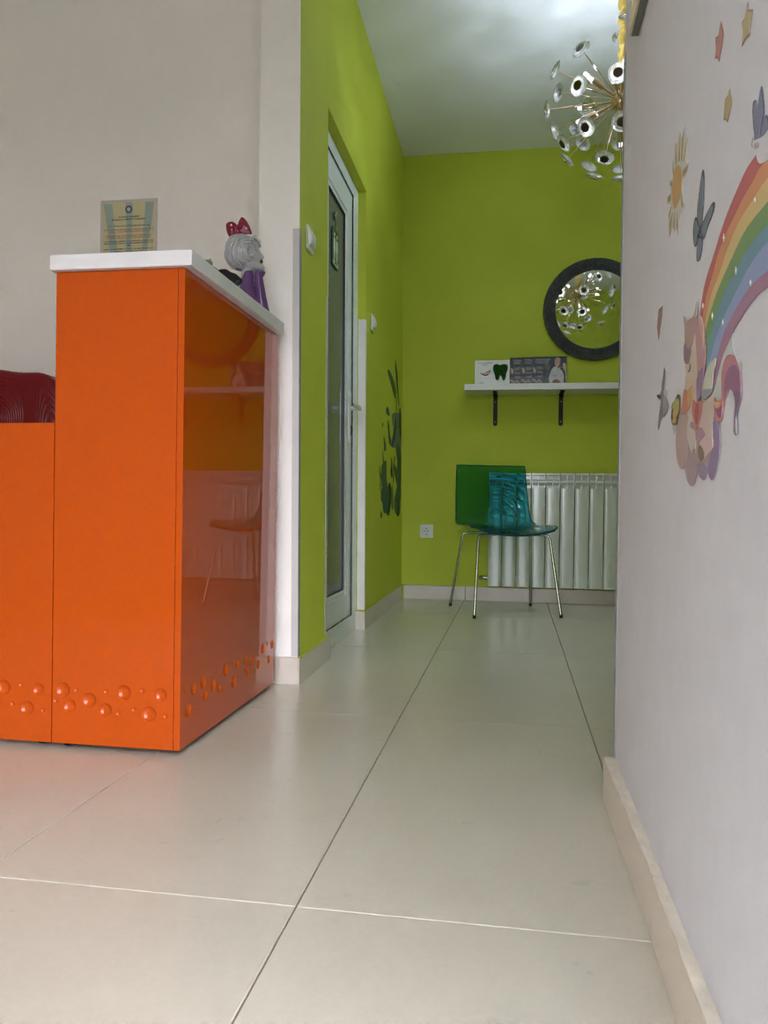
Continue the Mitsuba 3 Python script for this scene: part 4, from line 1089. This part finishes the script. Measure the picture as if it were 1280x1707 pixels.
for a, b, c in zip(eds[:-1], eds[1:], ((142, 68, 72), (158, 106, 70), (160, 140, 88), (86, 116, 72), (76, 112, 124), (104, 118, 150), (122, 90, 110))):
    g = Polygon(np.vstack([a, b[::-1]])); g = g if g.is_valid else g.buffer(0)
    g = max(g.geoms, key=lambda q: q.area) if hasattr(g, 'geoms') else g
    stick(rb_, 'band', g, c, 1)
stick(rb_, 'cloud_puff', [(1258, 236), (1262, 254), (1268, 272), (1280, 268), (1296, 258), (1330, 250), (1330, 190), (1296, 200), (1276, 226)], (168, 168, 172), 2)
for x, y, s_ in ((1261.5, 333, 4), (1209, 396, 5), (1229.5, 451, 5), (1190, 527, 5), (1207.5, 537, 4), (1254, 471, 4), (1174, 510, 4)):
    stick(rb_, 'sparkle', [(x, y - s_ * 1.3), (x + 0.7, y - 0.8), (x + s_ * .5, y), (x + 0.7, y + 0.8), (x, y + s_ * 1.3), (x - 0.7, y + 0.8), (x - s_ * .5, y), (x - 0.7, y - 0.8)], (196, 196, 190), 3, False)
stick(rb_, 'glitter_field', F8([(965, 470), (955, 560), (965, 680), (1005, 790), (1045, 890), (1110, 880), (1112, 980), (1085, 1030), (1010, 900), (940, 800), (860, 900), (815, 1080), (805, 1380), (770, 1440), (715, 1400), (690, 1280), (760, 980), (860, 700)]), (148, 154, 150), 0)
stick(rb_, 'tail', F8([(700, 1400), (735, 1440), (775, 1440), (805, 1380), (803, 1080), (825, 930), (870, 810), (930, 775), (990, 795), (1030, 880), (1055, 960), (1085, 1090), (1085, 1370), (1050, 1500), (1010, 1560), (1000, 1400), (970, 1310), (935, 1275), (890, 1310), (855, 1420), (835, 1560), (815, 1700), (760, 1720), (725, 1620)]), (138, 92, 100), 1)
stick(rb_, 'tail_shade', F8([(845, 1290), (860, 1130), (900, 1000), (960, 930), (1020, 930), (1060, 1010), (1080, 1110), (1078, 1370), (1040, 1450), (1000, 1380), (970, 1300), (935, 1268), (885, 1310), (845, 1430)]), (112, 76, 100), 2)
stick(rb_, 'tail_tip', G9([(1160, 130), (1158, 220), (1130, 330), (1118, 420), (1095, 500), (1095, 640), (1108, 745), (1088, 778), (1064, 720), (1070, 500), (1085, 330), (1072, 200), (1060, 150), (1110, 90)]), (92, 76, 98), 3)
stick(rb_, 'tail_tip_light', G9([(1100, 500), (1112, 600), (1115, 735), (1100, 760), (1088, 680), (1090, 560)]), (150, 142, 142), 4)
stick(rb_, 'tail_root', G9([(745, 240), (790, 270), (850, 240), (890, 230), (885, 420), (870, 540), (840, 580), (800, 545), (765, 440)]), (146, 96, 88), 3)
stick(rb_, 'tail_root_light', G9([(765, 270), (830, 285), (855, 280), (835, 340), (790, 350)]), (160, 128, 92), 4)
stick(rb_, 'tail_root_purple', G9([(775, 370), (830, 380), (880, 330), (878, 460), (850, 520), (815, 470)]), (110, 66, 92), 4)
stick(rb_, 'cloud', G9([(275, 385), (232, 440), (205, 560), (180, 700), (165, 880), (175, 1060), (192, 1180), (225, 1275), (258, 1302), (295, 1280), (308, 1330), (340, 1470), (380, 1545), (408, 1558), (445, 1510), (475, 1400), (492, 1330), (525, 1410), (560, 1455), (592, 1465), (625, 1420), (648, 1330), (668, 1400), (695, 1455), (722, 1470), (755, 1430), (795, 1290), (825, 1130), (845, 930), (840, 740), (815, 580), (770, 470), (700, 560), (560, 700), (420, 500), (340, 380)]), (126, 110, 114), 1)
stick(rb_, 'cloud_lobe', G9([(275, 385), (232, 440), (205, 560), (180, 700), (168, 880), (178, 1060), (195, 1180), (228, 1270), (258, 1298), (290, 1270), (330, 1150), (350, 900), (340, 650), (380, 480), (340, 390)]), (138, 118, 114), 2)
stick(rb_, 'cloud_lobe', G9([(770, 480), (815, 590), (838, 740), (842, 930), (822, 1130), (792, 1290), (752, 1425), (722, 1465), (697, 1450), (672, 1390), (660, 1280), (700, 1080), (745, 900), (735, 650)]), (108, 94, 122), 2)
stick(rb_, 'cloud_lobe', G9([(495, 1310), (530, 1400), (592, 1460), (622, 1415), (650, 1300), (600, 1230), (500, 1220)]), (112, 100, 120), 2)
stick(rb_, 'body', G9([(330, 400), (420, 250), (510, 255), (600, 262), (700, 200), (742, 165), (762, 320), (762, 450), (735, 600), (735, 760), (745, 880), (735, 980), (690, 1040), (640, 1100), (600, 1160), (570, 1182), (535, 1120), (525, 1020), (545, 930), (556, 870), (520, 850), (486, 880), (474, 1050), (440, 1052), (412, 1045), (370, 930), (345, 800), (345, 640), (372, 510)]), (152, 138, 130), 3)
stick(rb_, 'leg', G9([(560, 870), (620, 800), (700, 790), (738, 880), (728, 980), (660, 1060), (610, 1090), (590, 1000), (545, 940)]), (158, 134, 132), 4)
stick(rb_, 'hoof', G9([(535, 945), (575, 955), (612, 1040), (612, 1120), (580, 1178), (548, 1150), (525, 1060)]), (102, 86, 70), 5)
stick(rb_, 'hoof', G9([(448, 1010), (474, 990), (474, 1055), (445, 1056)]), (112, 92, 82), 5)
stick(rb_, 'chest', G9([(380, 480), (425, 430), (440, 560), (400, 620), (470, 720), (480, 860), (440, 1000), (405, 1000), (355, 800), (350, 650)]), (150, 144, 136), 4)
stick(rb_, 'heart', G9([(445, 240), (490, 280), (520, 285), (555, 275), (590, 285), (582, 430), (545, 560), (520, 680), (495, 700), (478, 610), (440, 480), (432, 380)]), (142, 82, 78), 5)
stick(rb_, 'heart_shade', G9([(500, 300), (540, 330), (548, 420), (505, 610), (480, 470)]), (124, 62, 58), 6)
stick(rb_, 'ribbon', G9([(405, 600), (440, 575), (480, 640), (500, 700), (540, 660), (600, 700), (622, 780), (565, 858), (530, 830), (490, 850), (480, 740), (450, 690), (405, 655)]), (132, 102, 112), 5)
stick(rb_, 'neck', F8([(300, 920), (345, 905), (400, 650), (440, 430), (480, 420), (490, 640), (485, 900), (470, 1200), (475, 1460), (410, 1450), (395, 1560), (300, 1300), (303, 1150), (312, 1020)]), (152, 140, 122), 4)
stick(rb_, 'scarf', F8([(292, 1270), (340, 1290), (405, 1225), (405, 1380), (365, 1540), (300, 1600), (240, 1600), (262, 1440)]), (146, 92, 72), 5)
stick(rb_, 'scarf_stripe', F8([(345, 1300), (398, 1250), (390, 1400), (345, 1520)]), (152, 118, 70), 6)
stick(rb_, 'horn', F8([(465, 12), (470, 100), (462, 235), (440, 255), (412, 245), (440, 150)]), (132, 124, 116), 4)
stick(rb_, 'ear', F8([(275, 232), (310, 300), (328, 345), (320, 480), (298, 520), (290, 380)]), (134, 118, 112), 4)
stick(rb_, 'forelock', F8([(335, 325), (365, 272), (420, 240), (470, 260), (495, 340), (470, 430), (440, 470), (415, 610), (392, 760), (365, 880), (335, 915), (300, 890), (284, 790), (298, 600), (298, 480), (318, 430)]), (132, 108, 104), 5)
stick(rb_, 'forelock_shade', F8([(300, 620), (350, 700), (395, 640), (390, 760), (362, 880), (332, 912), (302, 888), (287, 790)]), (108, 86, 98), 6)
stick(rb_, 'mane', F8([(455, 420), (490, 330), (505, 222), (535, 235), (565, 330), (580, 460), (598, 700), (590, 900), (560, 1120), (545, 1300), (480, 1450), (470, 1400), (478, 1150), (472, 820), (452, 560)]), (140, 104, 108), 5)
stick(rb_, 'mane_light', F8([(505, 235), (535, 245), (560, 340), (575, 480), (560, 700), (545, 560), (515, 400)]), (154, 124, 110), 6)
stick(rb_, 'mane_shade', F8([(478, 1100), (560, 960), (570, 1050), (540, 1320), (484, 1440), (474, 1400)]), (108, 88, 108), 6)
stick(rb_, 'wing', F8([(742, 825), (740, 930), (715, 1010), (700, 1180), (680, 1300), (640, 1360), (570, 1430), (548, 1360), (562, 1200), (592, 1060), (640, 930), (700, 860)]), (150, 152, 138), 5)
stick(rb_, 'wing_shade', F8([(690, 1270), (640, 1360), (570, 1428), (548, 1360), (555, 1280), (620, 1270)]), (112, 114, 116), 6)
stick(rb_, 'eye', F8([(378, 905), (382, 960), (365, 1015), (345, 1022), (362, 1000), (372, 960)]), (84, 72, 72), 6)

# ------------------------------------------------------------------ chandelier
HUB = on_plane(1034.4, 167.6, BN, -3.36)
lamp = thing('chandelier', 'sputnik chandelier with gold rods and round crystal discs half hidden by the right wall', 'chandelier')
RC = 0.293
seen = [(969, 82, 1), (929, 118, 0), (965, 143, 1), (931, 154, -1), (919, 182, 0), (977, 178, -1), (925, 218, -1), (940, 238, 1), (947, 264, 0), (977, 211, 1), (960, 213, -1), (972, 238, -1), (1008, 262, 1), (982, 277, -1), (991, 294, 0), (1030, 122, 1), (1036, 202, 1), (1034, 238, -1), (1034, 281, -1), (1034, 300, -1), (1036, 62, -1)]
ppm = F_PX / ((HUB - EYE) @ FWD)
dirs = []
for px, py, s_ in seen:
    r = ray_of(px, py); r /= np.linalg.norm(r)
    b = r @ (HUB - EYE); h2 = RC ** 2 - ((HUB - EYE) @ (HUB - EYE) - b * b)
    d = EYE + r * (b - s_ * math.sqrt(max(0.0, h2))) - HUB
    dirs.append(d / np.linalg.norm(d))
ga = math.pi * (3 - math.sqrt(5))
for i in range(62):
    z = 1 - 2 * (i + 0.5) / 62; r_ = math.sqrt(1 - z * z)
    d = np.array([r_ * math.cos(i * ga), r_ * math.sin(i * ga), z])
    if z > 0.93 or max(d @ e for e in dirs) > math.cos(math.radians(25)):
        continue
    q_ = HUB + d * RC - EYE
    if (q_ @ RIGHT) / (q_ @ FWD) * F_PX + 640 < 1045:
        continue                                    # every disc on that side was measured above
    dirs.append(d)
zs = np.linspace(0, 1, 12)
rod_r = 0.0017 + 0.0030 * np.exp(-((zs - 0.66) / 0.10) ** 2)
L = RC - 0.008
rod = tube([[0, 0, 0.030 + (L - 0.030) * t] for t in zs], rod_r, 9)
rod_ply = mikit.ply(rod, gold_m, smooth=40)
nseg = 14
def cut_disc(rows, n):
    """A faceted crystal: rings of n points, every other ring turned by half a step, triangles between."""
    V, f = [], []
    for k, (r, z) in enumerate(rows):
        a = (np.arange(n) + 0.5 * (k % 2)) * 2 * np.pi / n
        V.append(np.stack([r * np.cos(a), r * np.sin(a), 0 * a + z], 1))
    V = np.vstack([*V, [[0, 0, rows[0][1]]], [[0, 0, rows[-1][1]]]])
    for k in range(len(rows) - 1):
        for i in range(n):
            p, q = k * n + i, k * n + (i + 1) % n
            u, w = (k + 1) * n + i, (k + 1) * n + (i + 1) % n
            f += [[p, q, u], [q, w, u]] if k % 2 == 0 else [[p, w, u], [p, q, w]]
    L_ = len(rows) * n
    for i in range(n):
        f += [[L_, (i + 1) % n, i], [L_ + 1, (len(rows) - 1) * n + i, (len(rows) - 1) * n + (i + 1) % n]]
    return trimesh.Trimesh(V, np.array(f), process=False)


cry = cut_disc([(0.010, -0.0105), (0.022, -0.0085), (0.032, -0.0035), (0.0385, 0.0000), (0.0375, 0.0030), (0.029, 0.0085), (0.019, 0.0090)], nseg)
trimesh.repair.fix_normals(cry)
cry_ply = mikit.ply(cry, crystal_m)
capm = lathe([(0.0001, 0.0091), (0.0165, 0.0091), (0.0178, 0.0105), (0.0165, 0.0122), (0.0001, 0.0128)], 20)
cap_ply = mikit.ply(capm, cap_m, smooth=40)
for d in dirs:
    x, y, z = aim(d)
    M = np.eye(4); M[:3, 0], M[:3, 1], M[:3, 2], M[:3, 3] = x, y, z, HUB
    arm = numbered(lamp + '__rod')
    scene[arm] = {**rod_ply, 'to_world': T(M)}
    M2 = M.copy(); M2[:3, 3] = HUB + z * RC
    cr = arm + '__crystal'
    scene[cr] = {**cry_ply, 'to_world': T(M2)}
    scene[arm + '__cap'] = {**cap_ply, 'to_world': T(M2)}
put('hub', trimesh.creation.icosphere(4, 0.040).apply_translation(HUB), gold_m, lamp, smooth=True)
studs = [trimesh.creation.icosphere(1, 0.0058).apply_translation(HUB + 0.040 * d) for d in dirs]
put('stud', studs, gold_m, lamp, smooth=True)
hold = tube([[0, 0, 0.038], [0, 0, 0.105], [0, 0, 0.105], [0, 0, 0.165]], [0.004, 0.004, 0.0115, 0.0115], 14)
hold_ply = mikit.ply(hold, gold_m, smooth=40)
bulb = trimesh.creation.capsule(0.021, 0.0075, count=[10, 10]); bulb.apply_translation([0, 0, 0.170])
bulb_ply = mikit.ply(bulb, matte('bulb_glass', (0.8, 0.8, 0.8)), smooth=True)
bdirs = [-FWD * 0.80 - RIGHT * 0.16 + UP * 0.34, -RIGHT * 0.8 - FWD * 0.45 + UP * 0.25, -RIGHT * 0.75 + FWD * 0.55 - UP * 0.05]
for i in range(9):
    z = 0.75 - 1.5 * (i + 0.5) / 9; r_ = math.sqrt(1 - z * z)
    bdirs.append(np.array([r_ * math.cos(i * ga + 1.1), r_ * math.sin(i * ga + 1.1), z]))
for d in bdirs:
    d = np.asarray(d) / np.linalg.norm(d)
    # slide off any rod that points the same way
    near = max(dirs, key=lambda e: d @ e)
    if d @ near > 0.985:
        d = d + (d - near * (d @ near)) * 2 + np.array([0.04, 0.05, 0.03]); d /= np.linalg.norm(d)
    x, y, z = aim(d)
    M = np.eye(4); M[:3, 0], M[:3, 1], M[:3, 2], M[:3, 3] = x, y, z, HUB
    h_ = numbered(lamp + '__lamp_holder')
    scene[h_] = {**hold_ply, 'to_world': T(M)}
    scene[h_ + '__bulb'] = {**bulb_ply, 'to_world': T(M), 'emitter': {'type': 'area', 'radiance': rgb(BULB)}}
cz_ = np.linspace(HUB[2] + 0.036, CEIL - 0.03, 60)
put('stem', tube([[HUB[0], HUB[1], z] for z in (HUB[2] + 0.03, CEIL - 0.02)], 0.006, 10), gold_m, lamp)
put('cord_sleeve', tube([[HUB[0] + 0.004 + 0.004 * math.sin(z * 90), HUB[1] + 0.004 * math.cos(z * 70), z] for z in cz_], 0.0155 + 0.0045 * np.sin(cz_ * 150) * np.cos(cz_ * 47), 12), rope_m, lamp, smooth=50)
put('canopy', lathe([(0.0001, 0.0), (0.055, 0.0), (0.062, -0.006), (0.055, -0.022), (0.0001, -0.026)], 32).apply_translation([HUB[0], HUB[1], CEIL - 0.0005]), gold_m, lamp, smooth=40)
